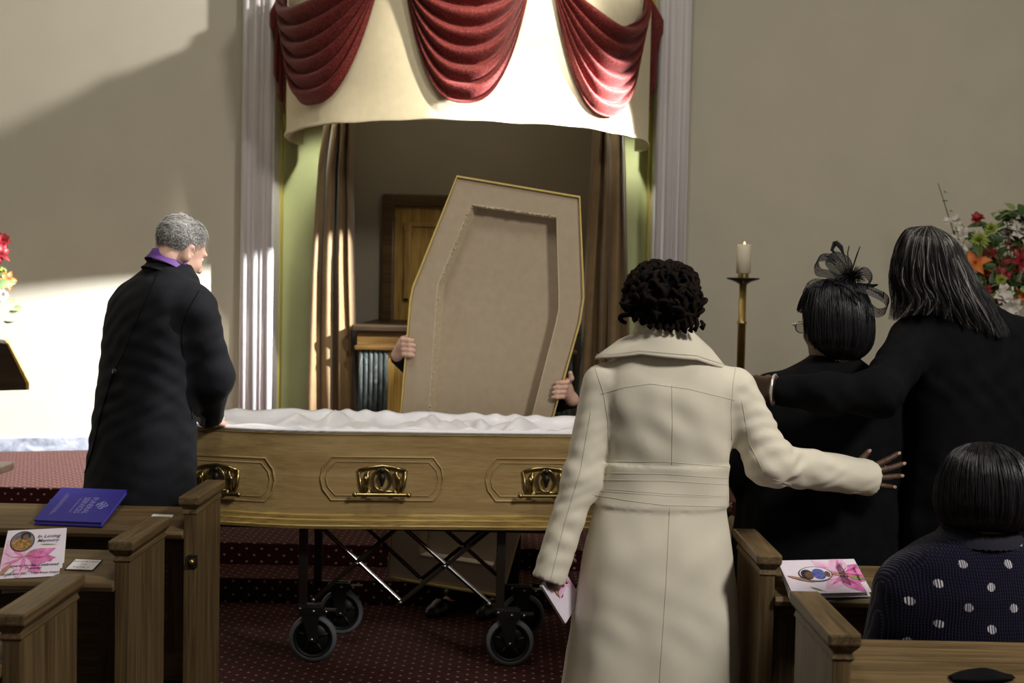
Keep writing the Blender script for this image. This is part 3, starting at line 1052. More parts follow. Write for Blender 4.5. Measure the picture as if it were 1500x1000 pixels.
m.build('recess_wall', M_['mdf_edge'], lid)
m = MB().prism([p + D * (DEP - 0.004) for p in sc(INN, 0.019)][::-1], D * 0.016)
m.build('recess_panel', M_['mdf_tan'], lid)
# torn fibres along the cut inner edge
m = MB()
rn = random.Random(11)
for a, b in ((0, 9), (7, 6), (0, 1)):
    for _ in range(46):
        p = INN[a].lerp(INN[b], rn.random())
        q_ = p + Vector((rn.uniform(0.0, 0.014), rn.uniform(-0.004, 0.004), rn.uniform(-0.012, 0.012)))
        m.tube([p, p.lerp(q_, 0.5) + Vector((0, -0.003, 0.002)), q_], [0.0022, 0.003, 0.001], 5)
tag(m.build('torn_fibres', M_['mdf_edge'], lid), kind='stuff')

# ================================================================ pews
CAPZ = 0.822
LZ0, LZ1 = 0.703, 0.745


def pew(xe, s, yn, xfar, label, fine=True):
    root = thing('pew', (xe, yn + 0.2, 0), label, 'pew', 'oak pews')
    X = lambda a, b: (min(xe + s * a, xe + s * b), max(xe + s * a, xe + s * b))
    def bx(a, b, y0, y1, z0, z1):
        x0, x1 = X(a, b)
        return MB().box((x0, yn + y0, z0), (x1, yn + y1, z1))
    bx(0.004, 0.045, 0.012, 0.372, 0, CAPZ - 0.062).build('end_panel', M_['oak_pew'], root, bevel=0.003)
    # moulded neck and cap
    x0, x1 = X(0.0, 0.05)
    prof = [(0.004, CAPZ - 0.064), (0.000, CAPZ - 0.058), (0.004, CAPZ - 0.045), (-0.006, CAPZ - 0.032), (-0.009, CAPZ - 0.028)]
    rows = []
    for e, z in prof:
        rows.append([Vector((x0 + e, yn + 0.008 + e, z)), Vector((x1 - e, yn + 0.008 + e, z)), Vector((x1 - e, yn + 0.376 - e, z)), Vector((x0 + e, yn + 0.376 - e, z))])
    MB().grid(rows, True).build('cap_moulding', M_['oak_pew_y'], root)
    bx(-0.011, 0.062, -0.003, 0.387, CAPZ - 0.028, CAPZ).build('cap', M_['oak_pew_y'], root, bevel=0.006)
    # sloping book ledge
    x0, x1 = X(0.045, xfar)
    m = MB()
    pr = [(0.0, LZ0), (-0.006, LZ0 - 0.012), (0.0, LZ0 - 0.027), (0.24, LZ1 - 0.027), (0.24, LZ1)]
    m.prism([(x0, yn + a, b) for a, b in pr][::-1], (x1 - x0, 0, 0))
    m.build('book_ledge', M_['oak_pew_x'], root, bevel=0.003)
    # framed back
    bx(0.045, xfar, 0.145, 0.175, 0.60, LZ1 - 0.045).build('top_rail', M_['oak_pew_x'], root, bevel=0.003)
    bx(0.045, xfar, 0.145, 0.175, 0.14, 0.24).build('bottom_rail', M_['oak_pew_x'], root, bevel=0.003)
    nst = 3
    for i in range(nst + 1):
        a = 0.045 + (xfar - 0.045 - 0.09) * i / nst
        bx(a, a + 0.09, 0.147, 0.173, 0.24, 0.60).build('stile', M_['oak_pew'], root, bevel=0.003)
        if i < nst:
            b = 0.045 + (xfar - 0.045 - 0.09) * (i + 1) / nst
            bx(a + 0.09, b, 0.156, 0.166, 0.24, 0.60).build('back_panel', M_['oak_pew_x'], root)
    bx(0.045, xfar, 0.176, 0.43, 0.425, 0.455).build('seat', M_['oak_pew_x'], root, bevel=0.006)
    bx(0.30, 0.335, 0.18, 0.40, 0, 0.425).build('seat_support', M_['oak_pew'], root)
    bx(xfar - 0.3, xfar - 0.265, 0.18, 0.40, 0, 0.425).build('seat_support', M_['oak_pew'], root)
    bx(xfar - 0.04, xfar, 0.10, 0.42, 0, 0.70).build('far_end', M_['oak_pew'], root)
    return root


def xat(px, py, Y): return at(px, py, Y).x
PL = xat(190, 790, 3.48)
PR = xat(1114, 816, 3.48)
pa = pew(PL, -1, 4.22, 1.5, 'front left pew carrying the blue book')
pb = pew(PL, -1, 3.48, 1.4, 'left pew carrying the pink booklet and reserved card')
pc = pew(PL, -1, 2.70, 1.2, 'nearest left pew cut off by the corner of the photo')
pd = pew(PR, 1, 3.48, 1.9, 'right pew beside the cream coat carrying the pink booklet')
pe = pew(PR, 1, 2.68, 1.6, 'nearest right pew where the woman in navy sits')
pf = pew(PR, 1, 4.27, 1.9, 'front right pew hidden behind the women in black')

# brass knob on a black plate on the end of the front left pew
kp = at(282, 822, 4.225)
MB().box((kp.x - 0.016, 4.222, kp.z - 0.022), (kp.x + 0.016, 4.232, kp.z + 0.022)).build('knob_plate', M_['dark_iron'], pa, bevel=0.002)
MB().ball((kp.x, 4.214, kp.z), (0.010, 0.010, 0.010), 12, 8).build('knob', M_['brass_dull'], pa, smooth=True)


# ================================================================ print helpers
def text_obj(body, size, mat, parent, M4, name='lettering', shear=0.0, thick=0.0):
    cu = bpy.data.curves.new('lettering', 'FONT')
    cu.body, cu.size, cu.shear = body, size, shear
    cu.align_x, cu.align_y = 'CENTER', 'CENTER'
    cu.offset = thick
    cu.resolution_u = 2
    o = bpy.data.objects.new('tmp', cu)
    COL.objects.link(o)
    bpy.context.view_layer.update()
    me = bpy.data.meshes.new_from_object(o.evaluated_get(bpy.context.evaluated_depsgraph_get()))
    bpy.data.objects.remove(o)
    me.name = name
    me.materials.clear(); me.materials.append(mat)
    return put(name, me, parent, M4)


def frame_from(p00, p10, p01):
    """origin p00, x towards p10, y towards p01; returns matrix, width, height"""
    p00, p10, p01 = Vector(p00), Vector(p10), Vector(p01)
    x = (p10 - p00); w = x.length; x.normalize()
    y = (p01 - p00); y = y - x * y.dot(x); h = y.length; y.normalize()
    z = x.cross(y)
    return Matrix(((x.x, y.x, z.x, p00.x), (x.y, y.y, z.y, p00.y), (x.z, y.z, z.z, p00.z), (0, 0, 0, 1))), w, h


def flat(pts, z, name, mat, parent, M4):
    m = MB()
    n = len(pts)
    m.prism([(x, y, z) for x, y in pts], (0, 0, 0.0002))
    return put(name, m.mesh(name, mat), parent, M4)


def leaf_outline(p, ang, L, W, bend=0.0, n=9):
    up, dn = [], []
    for i in range(n + 1):
        t = i / n
        w = W * math.sin(math.pi * t ** 0.8) * (1 - 0.25 * t)
        y = bend * math.sin(math.pi * t)
        up.append((t * L, y + w)); dn.append((t * L, y - w))
    pts = dn + up[::-1][1:-1]
    c, s = math.cos(ang), math.sin(ang)
    return [(p[0] + x * c - y * s, p[1] + x * s + y * c) for x, y in pts]


def clip_rect(pts, w, h):
    def clip(ps, f, g):
        out = []
        for i in range(len(ps)):
            a, b = ps[i - 1], ps[i]
            fa, fb = f(a), f(b)
            if fa >= 0:
                out.append(a)
                if fb < 0: out.append(g(a, b, fa, fb))
            elif fb >= 0: out.append(g(a, b, fa, fb))
        return out
    def g(a, b, fa, fb):
        t = fa / (fa - fb)
        return (a[0] + (b[0] - a[0]) * t, a[1] + (b[1] - a[1]) * t)
    for f in (lambda p: p[0] - 0.001, lambda p: w - 0.001 - p[0], lambda p: p[1] - 0.001, lambda p: h - 0.001 - p[1]):
        if len(pts) < 3: return []
        pts = clip(pts, f, g)
    return pts


def ellipse(c, a, b, n=28):
    return [(c[0] + a * math.cos(2 * math.pi * i / n), c[1] + b * math.sin(2 * math.pi * i / n)) for i in range(n)]


# ---------------------------------------------------------------- blue service book on the front left pew
S = lambda yn, dy: LZ0 + (LZ1 - LZ0) * dy / 0.24        # ledge height


def ledge_pt(px, py, yn, lift=0.0):
    """point of a pew ledge under a photo pixel"""
    d = Vector((0, 0.24, LZ1 - LZ0)); nn = Vector((0, -(LZ1 - LZ0), 0.24)).normalized()
    o = Vector((0, yn, LZ0 + lift))
    v = ray(px, py)
    t = (o - CAM).dot(nn) / v.dot(nn)
    return CAM + v * t


A00 = ledge_pt(50, 768, 4.22, 0.004)
A10 = ledge_pt(150, 772, 4.22, 0.004)
x = (A10 - A00).normalized()
yv = Vector((0.0, 0.24, LZ1 - LZ0 + 0.035)).normalized()
Mb, bw, bh = frame_from(A00, A10, A00 + yv * 0.245 + x * 0.0)
bk = thing('service_book', A00, 'blue hardback funeral service book lying on the front left pew ledge', 'book')
m = MB().box((0.003, 0.003, 0.003), (bw - 0.003, bh - 0.002, 0.015)); put('pages', m.mesh('pages', M_['book_blue_pages']), bk, Mb)
m = MB().box((0, 0, 0.015), (bw, bh, 0.018)); put('front_cover', m.mesh('front_cover', M_['book_blue']), bk, Mb)
m = MB().box((0, 0, 0), (bw, bh, 0.003)); put('back_cover', m.mesh('back_cover', M_['book_blue']), bk, Mb)
m = MB().box((0, bh - 0.003, 0.001), (bw, bh + 0.002, 0.0175)); put('spine', m.mesh('spine', M_['book_blue'], bevel=0.001), bk, Mb)
RT = Matrix.Rotation(-math.pi / 2, 4, 'Z')


def on_book(u, v): return Mb @ Matrix.Translation((u * bw, v * bh, 0.0183)) @ RT


text_obj('FUNERAL', 0.029, M_['print_pale_blue'], bk, on_book(0.635, 0.48))
text_obj('SERVICES', 0.029, M_['print_pale_blue'], bk, on_book(0.515, 0.48))
text_obj('of the Christian Church', 0.011, M_['print_pale_blue'], bk, on_book(0.42, 0.47))
text_obj('THE CHURCHES GROUP ON', 0.010, M_['print_pale_blue'], bk, on_book(0.20, 0.50))
text_obj('FUNERAL SERVICES AT CEMETERIES', 0.010, M_['print_pale_blue'], bk, on_book(0.165, 0.50))
m = MB()
cx_, cy_, e_ = 0.81 * bw, 0.50 * bh, 0.013
for (dx, dy) in ((1, 0), (-1, 0), (0, 1), (0, -1)):
    c = (cx_ + dx * e_ * 0.85, cy_ + dy * e_ * 1.15)
    m.tube([(c[0] + 0.009 * math.cos(a), c[1] + 0.012 * math.sin(a), 0.0184) for a in np.linspace(0, 2 * math.pi, 17)[:-1]], 0.0009, 5, closed=True)
m.tube([(cx_ + 1.5 * e_, cy_, 0.0184), (cx_, cy_ + 2.0 * e_, 0.0184), (cx_ - 1.5 * e_, cy_, 0.0184), (cx_, cy_ - 2.0 * e_, 0.0184)], 0.0010, 5, closed=True)
m.tube([(cx_ + 0.9 * e_, cy_, 0.0184), (cx_, cy_ + 1.2 * e_, 0.0184), (cx_ - 0.9 * e_, cy_, 0.0184), (cx_, cy_ - 1.2 * e_, 0.0184)], 0.0008, 5, closed=True)
put('emblem', m.mesh('emblem', M_['print_pale_blue']), bk, Mb)


# ---------------------------------------------------------------- order-of-service booklets
def booklet(M4, w, h, label, style, open_ang=12):
    root = thing('memorial_booklet', M4.translation, label, 'booklet', 'orders of service')
    # front leaf (slightly bowed) and the leaves behind it
    def leaf(name, mat, dz, ang, bow):
        m = MB()
        rows = []
        for i in range(9):
            t = i / 8
            yy = h * (1 - t)
            zz = bow * math.sin(math.pi * t)
            # hinge along the top edge
            c, s_ = math.cos(math.radians(ang)), math.sin(math.radians(ang))
            yy2 = h - (h - yy) * c
            zz2 = zz - (h - yy) * s_ + dz
            rows.append([Vector((0, yy2, zz2)), Vector((w / 2, yy2, zz2)), Vector((w, yy2, zz2))])
        m.grid(rows)
        return put(name, m.mesh(name, mat, solid=0.0006, smooth=False), root, M4)
    cover = MB()
    cover.box((0, 0, -0.0006), (w, h, 0))
    put('front_cover', cover.mesh('front_cover', M_['paper_lilac'] if style != 'held' else M_['paper_lilac']), root, M4)
    leaf('inner_leaf', M_['paper_white'], -0.001, open_ang * 0.5, 0)
    leaf('back_cover', M_['paper_white'], -0.002, open_ang, 0)
    zc = [0.0001]

    def pr(pts, name, mat):
        pts = clip_rect(pts, w, h)
        if len(pts) < 3: return
        # ensure counter-clockwise
        ar = sum(pts[i - 1][0] * pts[i][1] - pts[i][0] * pts[i - 1][1] for i in range(len(pts)))
        if ar < 0: pts = pts[::-1]
        flat(pts, zc[0], name, mat, root, M4); zc[0] += 0.00012
    return root, pr, zc


def lily(pr, c, R, angs, W=0.30):
    for i, a in enumerate(angs):
        pr(leaf_outline(c, a, R, R * W, R * 0.06 * (-1) ** i), 'printed_petal', M_['print_pink'] if i % 2 else M_['print_pale_pink'])
        pr(leaf_outline(c, a + 0.05, R * 0.7, R * W * 0.25, R * 0.04 * (-1) ** i), 'printed_petal', M_['print_deep_pink'] if i % 2 else M_['print_pink'])
    for a in angs[:4]:
        pr(leaf_outline(c, a + 0.4, R * 0.4, R * 0.022), 'printed_stamen', M_['print_bud'])


# tented booklet on the second left pew
B00 = ledge_pt(-4, 848, 3.48, 0.002); B10 = ledge_pt(86, 843, 3.48, 0.002)
B00.y += 0.0
xx = (B10 - B00).normalized()
yv = (Vector((0.045, 0.175, 0.105))).normalized()
Mp, pw_, ph_ = frame_from(B00, B10, B00 + yv * 0.215)
bkt, pr, zc = booklet(Mp, pw_, ph_, 'pink lily memorial booklet propped up on the left pew ledge', 'left', 20)
w, h_ = pw_, ph_
lily(pr, (0.36 * w, 0.42 * h_), 0.55 * w, [2.75, 0.35, 3.55, -0.1, 2.2, 5.4, 4.6])
pr(leaf_outline((0.02 * w, 0.06 * h_), 1.05, 0.30 * h_, 0.05 * w), 'printed_bud', M_['print_bud'])
pr(leaf_outline((0.10 * w, 0.02 * h_), 0.75, 0.24 * h_, 0.012 * w), 'printed_stem', M_['print_green'])
pr(leaf_outline((0.60 * w, 0.665 * h_), -0.08, 0.3 * w, 0.012 * w), 'printed_stem', M_['print_green'])
pr(leaf_outline((0.80 * w, 0.30 * h_), 0.8, 0.08 * w, 0.02 * w), 'printed_petal', M_['print_deep_pink'])
pr(ellipse((0.29 * w, 0.74 * h_), 0.205 * w, 0.215 * h_), 'oval_border', M_['print_black'])
pr(ellipse((0.29 * w, 0.74 * h_), 0.188 * w, 0.200 * h_), 'oval_picture', M_['print_oval'])
pr([(0.29 * w + 0.175 * w * math.cos(a), 0.70 * h_ + (0.155 if math.sin(a) < 0 else 0.085 + 0.02 * math.cos(3 * a)) * h_ * math.sin(a)) for a in np.linspace(0, 2 * math.pi, 37)[:-1]], 'picture_clothes', M_['print_gold'])
pr(ellipse((0.33 * w, 0.850 * h_), 0.090 * w, 0.078 * h_), 'picture_hair', M_['print_black'])
pr(ellipse((0.335 * w, 0.825 * h_), 0.050 * w, 0.056 * h_), 'picture_face', M_['print_face'])


def onp(M4, u, v, w, h, z=0.0024): return M4 @ Matrix.Translation((u * w, v * h, z))


text_obj('In Loving', 0.0175, M_['print_black'], bkt, onp(Mp, 0.72, 0.83, w, h_), shear=0.3, thick=0.0001)
text_obj('Memory', 0.0175, M_['print_black'], bkt, onp(Mp, 0.72, 0.74, w, h_), shear=0.3, thick=0.0001)
text_obj('Funeral Service Celebrated', 0.0125, M_['print_black'], bkt, onp(Mp, 0.55, 0.235, w, h_), thick=0.0002, shear=0.2)
text_obj('Thursday', 0.0125, M_['print_black'], bkt, onp(Mp, 0.55, 0.175, w, h_), thick=0.0002, shear=0.2)
text_obj('22nd January 2021 - 11am  West Chapel', 0.0095, M_['print_black'], bkt, onp(Mp, 0.52, 0.075, w, h_), thick=0.0002)

# reserved card and second card
C00, C10, C01 = ledge_pt(94, 834.5, 3.48, 0.001), ledge_pt(136.5, 836, 3.48, 0.001), ledge_pt(101, 818.5, 3.48, 0.001)
Mc, cw, chh = frame_from(C00, C10, C01)
cd = thing('reserved_card', C00, 'white reserved for family card lying on the left pew ledge', 'card')
put('card_backing', MB().box((0, 0, 0), (cw, chh, 0.0015)).mesh('card_backing', M_['print_black']), cd, Mc)
put('card_face', MB().box((0.0035, 0.0035, 0.0014), (cw - 0.0035, chh - 0.0035, 0.0019)).mesh('card_face', M_['paper_white']), cd, Mc)
for s_, v, sz in (('RESERVED', 0.76, 0.017), ('FOR', 0.50, 0.011), ('FAMILY', 0.24, 0.015)):
    text_obj(s_, sz, M_['print_grey'], cd, onp(Mc, 0.5, v, cw, chh, 0.0021))
E00, E10, E01 = ledge_pt(210, 769, 4.22, 0.001), ledge_pt(241, 770, 4.22, 0.001), ledge_pt(214, 753, 4.22, 0.001)
Me, ew, eh = frame_from(E00, E10, E01)
ce = thing('reserved_card', E00, 'plain white card half hidden behind a pew end on the front left ledge', 'card')
put('card_face', MB().box((0, 0, 0), (ew, eh, 0.0015)).mesh('card_face', M_['paper_white']), ce, Me)

# booklet on the right pew, turned on its side
R00 = ledge_pt(1161, 876, 3.48, 0.012); R10 = ledge_pt(1277, 873, 3.48, 0.012)
R00.z += 0.012; R10.z += 0.012
yv = Vector((-0.02, 0.13, 0.062)).normalized()
Mr, rw, rh = frame_from(R00, R10, R00 + yv * 0.150)
rb, pr, zc = booklet(Mr, rw, rh, 'pink lily memorial booklet lying on the right pew ledge', 'right', 12)
w, h_ = rw, rh
lily(pr, (0.74 * w, 0.55 * h_), 0.42 * w, [3.9, 0.5, 2.4, 5.2, 1.4, 6.1, 3.0])
pr(leaf_outline((0.03 * w, 0.52 * h_), -0.42, 0.36 * w, 0.026 * w), 'printed_bud', M_['print_bud'])
pr(leaf_outline((0.25 * w, 0.18 * h_), -0.5, 0.22 * w, 0.010 * w), 'printed_stem', M_['print_green'])
pr(leaf_outline((0.55 * w, 0.55 * h_), -0.18, 0.45 * w, 0.028 * w), 'printed_bud', M_['print_bud'])
pr(leaf_outline((0.82 * w, 0.42 * h_), -0.15, 0.2 * w, 0.035 * w), 'printed_stem', M_['print_green'])
pr(ellipse((0.40 * w, 0.55 * h_), 0.215 * w, 0.22 * h_), 'oval_border', M_['print_black'])
pr(ellipse((0.40 * w, 0.55 * h_), 0.202 * w, 0.205 * h_), 'oval_picture', M_['paper_lilac'])
pr(ellipse((0.29 * w, 0.53 * h_), 0.080 * w, 0.150 * h_), 'picture_hair', M_['print_black'])
pr(ellipse((0.315 * w, 0.51 * h_), 0.055 * w, 0.105 * h_), 'picture_face', M_['print_face'])
pr(ellipse((0.44 * w, 0.54 * h_), 0.085 * w, 0.160 * h_), 'picture_clothes', M_['print_blue_shirt'])
pr(ellipse((0.55 * w, 0.53 * h_), 0.035 * w, 0.09 * h_), 'picture_arm', M_['print_face'])
for u, s_ in ((0.745, 'In Loving Memory'), (0.715, 'Funeral Service'), (0.775, 'Celebrated Thursday'), (0.925, 'West Chapel')):
    text_obj(s_, 0.0115, M_['print_black'], rb, onp(Mr, u, 0.52, w, h_, 0.0036) @ RT, thick=0.0002)

# dark folded garment at the bottom edge on the nearest right ledge
g0 = ledge_pt(1392, 996, 2.68, 0.0); g1 = ledge_pt(1484, 993, 2.68, 0.0)
m = MB()
P = []
for i in range(21):
    t = i / 20
    c = g0.lerp(g1, t)
    r = 0.006 + 0.010 * math.sin(math.pi * t) ** 2 + 0.002 * math.sin(t * 11)
    row = []
    for kk in range(12):
        a = 2 * math.pi * kk / 12
        row.append(c + Vector((0, 0.028 * math.cos(a) * (0.5 + math.sin(math.pi * t)), max(0.0, 0.001) + r * 0.55 * (1 + math.sin(a)) + 0.001)))
    P.append(row)
gl = tag(m.grid(P, True).build('folded_garment', M_['black_cloth'], smooth=True), 'black folded fabric lying on the nearest right pew ledge', 'garment')

# ================================================================ candle stand
CSY = 8.0
cs = at(1086, 500, CSY)
st = thing('candle_stand', (cs.x, CSY, PLAT), 'tall brass candle stand with dark drip tray against the right wall', 'candle stand')
dz = at(1087, 409, CSY).z
MB().lathe([(0.14, 0), (0.14, 0.02), (0.05, 0.05), (0.03, 0.09)], (cs.x, CSY, PLAT)).build('base', M_['brass_dull'], st, smooth=False)
MB().lathe([(0.026, 0.05), (0.026, dz - PLAT - 0.29), (0.030, dz - PLAT - 0.285), (0.030, dz - PLAT - 0.27), (0.0235, dz - PLAT - 0.265), (0.0235, dz - PLAT - 0.01)], (cs.x, CSY, PLAT), seg=20).build('stem', M_['brass_dull'], st, smooth=True)
MB().lathe([(0.024, -0.032), (0.05, -0.016), (0.104, 0.002), (0.106, 0.008), (0.100, 0.010), (0.03, 0.006)], (cs.x, CSY, dz), seg=32).build('drip_tray', M_['dark_iron'], st, smooth=True)
MB().lathe([(0.034, 0.0), (0.034, 0.034)], (cs.x, CSY, dz + 0.004), seg=20).build('candle_cup', M_['brass'], st)
ca = thing('pillar_candle', (cs.x, CSY, dz + 0.038), 'cream pillar candle glowing on top of the brass stand', 'candle')
MB().lathe([(0.046, 0), (0.046, 0.17), (0.044, 0.183), (0.040, 0.186), (0.034, 0.168), (0.02, 0.160), (0.003, 0.158)], (cs.x, CSY, dz + 0.0385), seg=28).build('wax', M_['candle_wax'], ca, smooth=True)
MB().lathe([(0.001, 0.155), (0.008, 0.166), (0.010, 0.176), (0.006, 0.192), (0.001, 0.204)], (cs.x, CSY - 0.012, dz + 0.0385), seg=12).build('flame', M_['led_flame'], ca, smooth=True)

# ================================================================ lectern at the left edge
LEY = 7.65
le = thing('lectern', (at(-40, 560, LEY).x, LEY, PLAT), 'dark wooden lectern desk at the left edge of the photo', 'lectern')
prof = [(-75, 485), (10, 504), (38, 560), (40, 571), (-75, 574)]
m = MB().prism([at(a, b, LEY - 0.2) for a, b in prof], (-0.19, 0.45, 0)); m.build('desk', M_['dark_wood'], le, bevel=0.004)
m = MB().prism([at(a, b, LEY - 0.21) for a, b in ((8, 500), (13, 503), (43, 561), (43, 571), (38, 570), (38, 562))], (-0.195, 0.47, 0)); m.build('sloping_board', M_['gilt_wood'], le, bevel=0.003)
lx = at(-45, 560, LEY).x
MB().box((lx - 0.11, LEY - 0.1, PLAT), (lx + 0.11, LEY + 0.1, at(0, 572, LEY).z + 0.01)).build('column', M_['dark_wood'], le, bevel=0.01)
MB().box((lx - 0.2, LEY - 0.2, PLAT), (lx + 0.2, LEY + 0.2, PLAT + 0.05)).build('foot', M_['dark_wood'], le, bevel=0.01)


# ================================================================ flowers
def petal(m, L, W, elev, az, droop, roll=0.0, c=(0, 0, 0), n=5):
    """petal grid that leaves c with elevation elev around +Y(axis towards viewer is -Y) local frame: axis z"""
    P = []
    for i in range(n + 1):
        t = i / n
        e = elev - droop * t
        P.append((t, e))
    pos = Vector((0.0, 0.0)); rows = []
    for i, (t, e) in enumerate(P):
        if i: pos = pos + Vector((math.cos(e), math.sin(e))) * (L / n)
        wd = W * math.sin(math.pi * min(1, 0.12 + 0.88 * t) ** 0.75) + 0.0004
        row = []
        for s in (-1, -0.5, 0, 0.5, 1):
            lift = 0.18 * W * (s * s)
            row.append((pos.x, s * wd, pos.y + lift))
        rows.append(row)
    ca_, sa = math.cos(az), math.sin(az)
    m.grid([[Vector((c[0] + x * ca_ - y * sa, c[1] + x * sa + y * ca_, c[2] + z)) for x, y, z in row] for row in rows])


def flower_mesh(kind, mat, seed):
    r = random.Random(seed)
    m = MB()
    if kind == 'lily':
        for i in range(6):
            petal(m, 0.075, 0.018, 1.0 - 0.2 * (i % 2), i * math.pi / 3 + r.uniform(-.1, .1), 1.6 + r.uniform(-.3, .3))
        for i in range(5):
            a = i * 1.26
            m.tube([(0, 0, 0), (0.012 * math.cos(a), 0.012 * math.sin(a), 0.045)], 0.0015, 4)
    elif kind == 'chrys':
        for ring, (cnt, el, L) in enumerate(((16, 0.15, 0.05), (14, 0.55, 0.045), (11, 0.95, 0.038), (7, 1.3, 0.03))):
            for i in range(cnt):
                petal(m, L * r.uniform(0.85, 1.1), 0.006, el + r.uniform(-.1, .1), 2 * math.pi * (i + 0.5 * (ring % 2)) / cnt, 0.5 - 0.3 * ring, n=3)
    elif kind == 'daisy':
        for i in range(11):
            petal(m, 0.045, 0.010, 0.35 + r.uniform(-.1, .1), 2 * math.pi * i / 11, 0.5, n=4)
        m.ball((0, 0, 0.008), (0.014, 0.014, 0.008), 10, 6)
    elif kind == 'ruffle':
        for i in range(9):
            petal(m, 0.05 * r.uniform(.8, 1.1), 0.020, 0.5 + r.uniform(-.3, .5), 2 * math.pi * i / 9, 0.9, n=4)
        for i in range(6):
            petal(m, 0.038, 0.016, 1.1, 2 * math.pi * i / 6 + 0.3, 0.8, n=4)
    return m.mesh(kind + '_flower', mat, smooth=True)


def leaf_mesh(mat):
    m = MB()
    petal(m, 0.10, 0.022, 0.5, 0, 0.9)
    return m.mesh('leaf', mat, smooth=True)


LEAFS = [leaf_mesh(M_['leaf_green']), leaf_mesh(M_['leaf_pale'])]


def facing(p, v, s=1.0, roll=0.0):
    z = Vector(v).normalized()
    return Matrix.Translation(p) @ z.to_track_quat('Z', 'Y').to_matrix().to_4x4() @ Matrix.Rotation(roll, 4, 'Z') @ Matrix.Scale(s, 4)


FM = {}


def flower(kind, matname, seed):
    k = (kind, matname, seed % 3)
    if k not in FM: FM[k] = flower_mesh(kind, M_[matname], seed % 3)
    return FM[k]


def arrangement(label, base, flowers, Y, foliage, spikes, seed, vase_r=0.13):
    r = random.Random(seed)
    root = thing('flower_arrangement', base, label, 'flowers')
    bx, by, bz = base
    zc = foliage[1]
    MB().lathe([(0.16, 0), (0.15, 0.03), (0.06, 0.06), (0.05, zc - bz - 0.42), (0.09, zc - bz - 0.36), (vase_r, zc - bz - 0.22), (vase_r + 0.01, zc - bz - 0.2), (vase_r - 0.02, zc - bz - 0.2)], (bx, by, bz), seg=24).build('pedestal_vase', M_['vase_stone'], root, smooth=False)
    core = Vector((bx, by, zc - 0.1))
    for (px, py, kind, mt, s) in flowers:
        p = at(px, py, Y + r.uniform(-0.10, 0.08))
        v = Vector((p.x - core.x, -0.28 + (p.y - core.y) * 0.5, (p.z - core.z) * 0.8)) + Vector((r.uniform(-.1, .1), 0, r.uniform(-.1, .1)))
        f = put(kind + '_flower' if kind != 'daisy' else 'daisy_flower', flower(kind, mt, r.randint(0, 9)), root, facing(p, v, s * 1.22, r.random() * 6))
        mid = core.lerp(p, 0.5) + Vector((0, 0, 0.03))
        MB().tube([core, mid, p], 0.003, 5).build('stem', M_['leaf_green'], root)
    (fx_, fz, rx, rz, cnt) = foliage
    for _ in range(cnt):
        a, q_ = r.random() * 2 * math.pi, math.sqrt(r.random())
        p = Vector((fx_ + rx * q_ * math.cos(a), Y + 0.04 + r.uniform(-0.12, 0.12), fz + rz * q_ * math.sin(a)))
        v = Vector((p.x - core.x + r.uniform(-.2, .2), r.uniform(-.5, .1), p.z - core.z + r.uniform(-.2, .3)))
        put('leaf', LEAFS[0 if r.random() < 0.8 else 1], root, facing(p, v, r.uniform(0.8, 1.5), r.random() * 6))
    for (x0, y0, x1, y1, mt) in spikes:
        A, B = at(x0, y0, Y), at(x1, y1, Y)
        MB().tube([A, A.lerp(B, 0.5), B], [0.004, 0.0035, 0.002], 6).build('stem', M_['leaf_green'], root)
        for i in range(7):
            t = i / 7
            p = A.lerp(B, t) + Vector((0.018 * (-1) ** i, -0.01, 0))
            if i < 4: put('gladiolus_bloom', flower('ruffle', mt, i), root, facing(p, ((-1) ** i * 0.6, -0.8, 0.5), 0.95 - 0.12 * i, i))
            else: put('leaf', LEAFS[0], root, facing(p, ((-1) ** i * 0.4, -0.3, 1), 0.5, 0))
    return root


FY = 7.9
fl = []
for (px, py, kind, mt, s) in (
        (1435, 352, 'chrys', 'petal_lime', 1.15), (1474, 318, 'chrys', 'petal_lime', 1.2), (1452, 335, 'chrys', 'petal_lime', 0.9),
        (1432, 320, 'ruffle', 'petal_red', 0.8), (1470, 345, 'chrys', 'petal_white', 1.0), (1496, 338, 'ruffle', 'petal_white', 1.2),
        (1478, 390, 'lily', 'petal_red', 1.15), (1462, 405, 'lily', 'petal_red', 1.0), (1495, 382, 'lily', 'petal_red', 1.0), (1485, 362, 'lily', 'petal_red', 0.9),
        (1430, 385, 'lily', 'petal_orange', 1.2), (1442, 398, 'ruffle', 'petal_orange', 0.9), (1492, 434, 'daisy', 'petal_orange', 1.2),
        (1472, 430, 'ruffle', 'petal_white', 1.2), (1480, 450, 'ruffle', 'petal_white', 1.3), (1408, 342, 'ruffle', 'petal_white', 1.0), (1402, 322, 'ruffle', 'petal_white', 0.8),
        (1466, 410, 'chrys', 'petal_lime', 0.7), (1450, 372, 'lily', 'petal_red', 0.8), (1520, 350, 'chrys', 'petal_lime', 1.1), (1535, 400, 'lily', 'petal_orange', 1.2),
        (1530, 440, 'lily', 'petal_red', 1.1), (1515, 320, 'ruffle', 'petal_white', 1.2), (1505, 470, 'chrys', 'petal_white', 1.0), (1455, 440, 'lily', 'petal_orange', 0.9), (1440, 425, 'ruffle', 'petal_red', 1.0), (1508, 405, 'chrys', 'petal_lime', 1.0)):
    fl.append((px, py, kind, mt, s))
fcx = at(1490, 400, FY)
arrangement('large mixed flower arrangement against the right wall behind the long-haired woman', (fcx.x, FY + 0.05, PLAT), fl, FY, (fcx.x, fcx.z, 0.34, 0.42, 280),
            [(1405, 365, 1374, 268, 'petal_white')], 21)
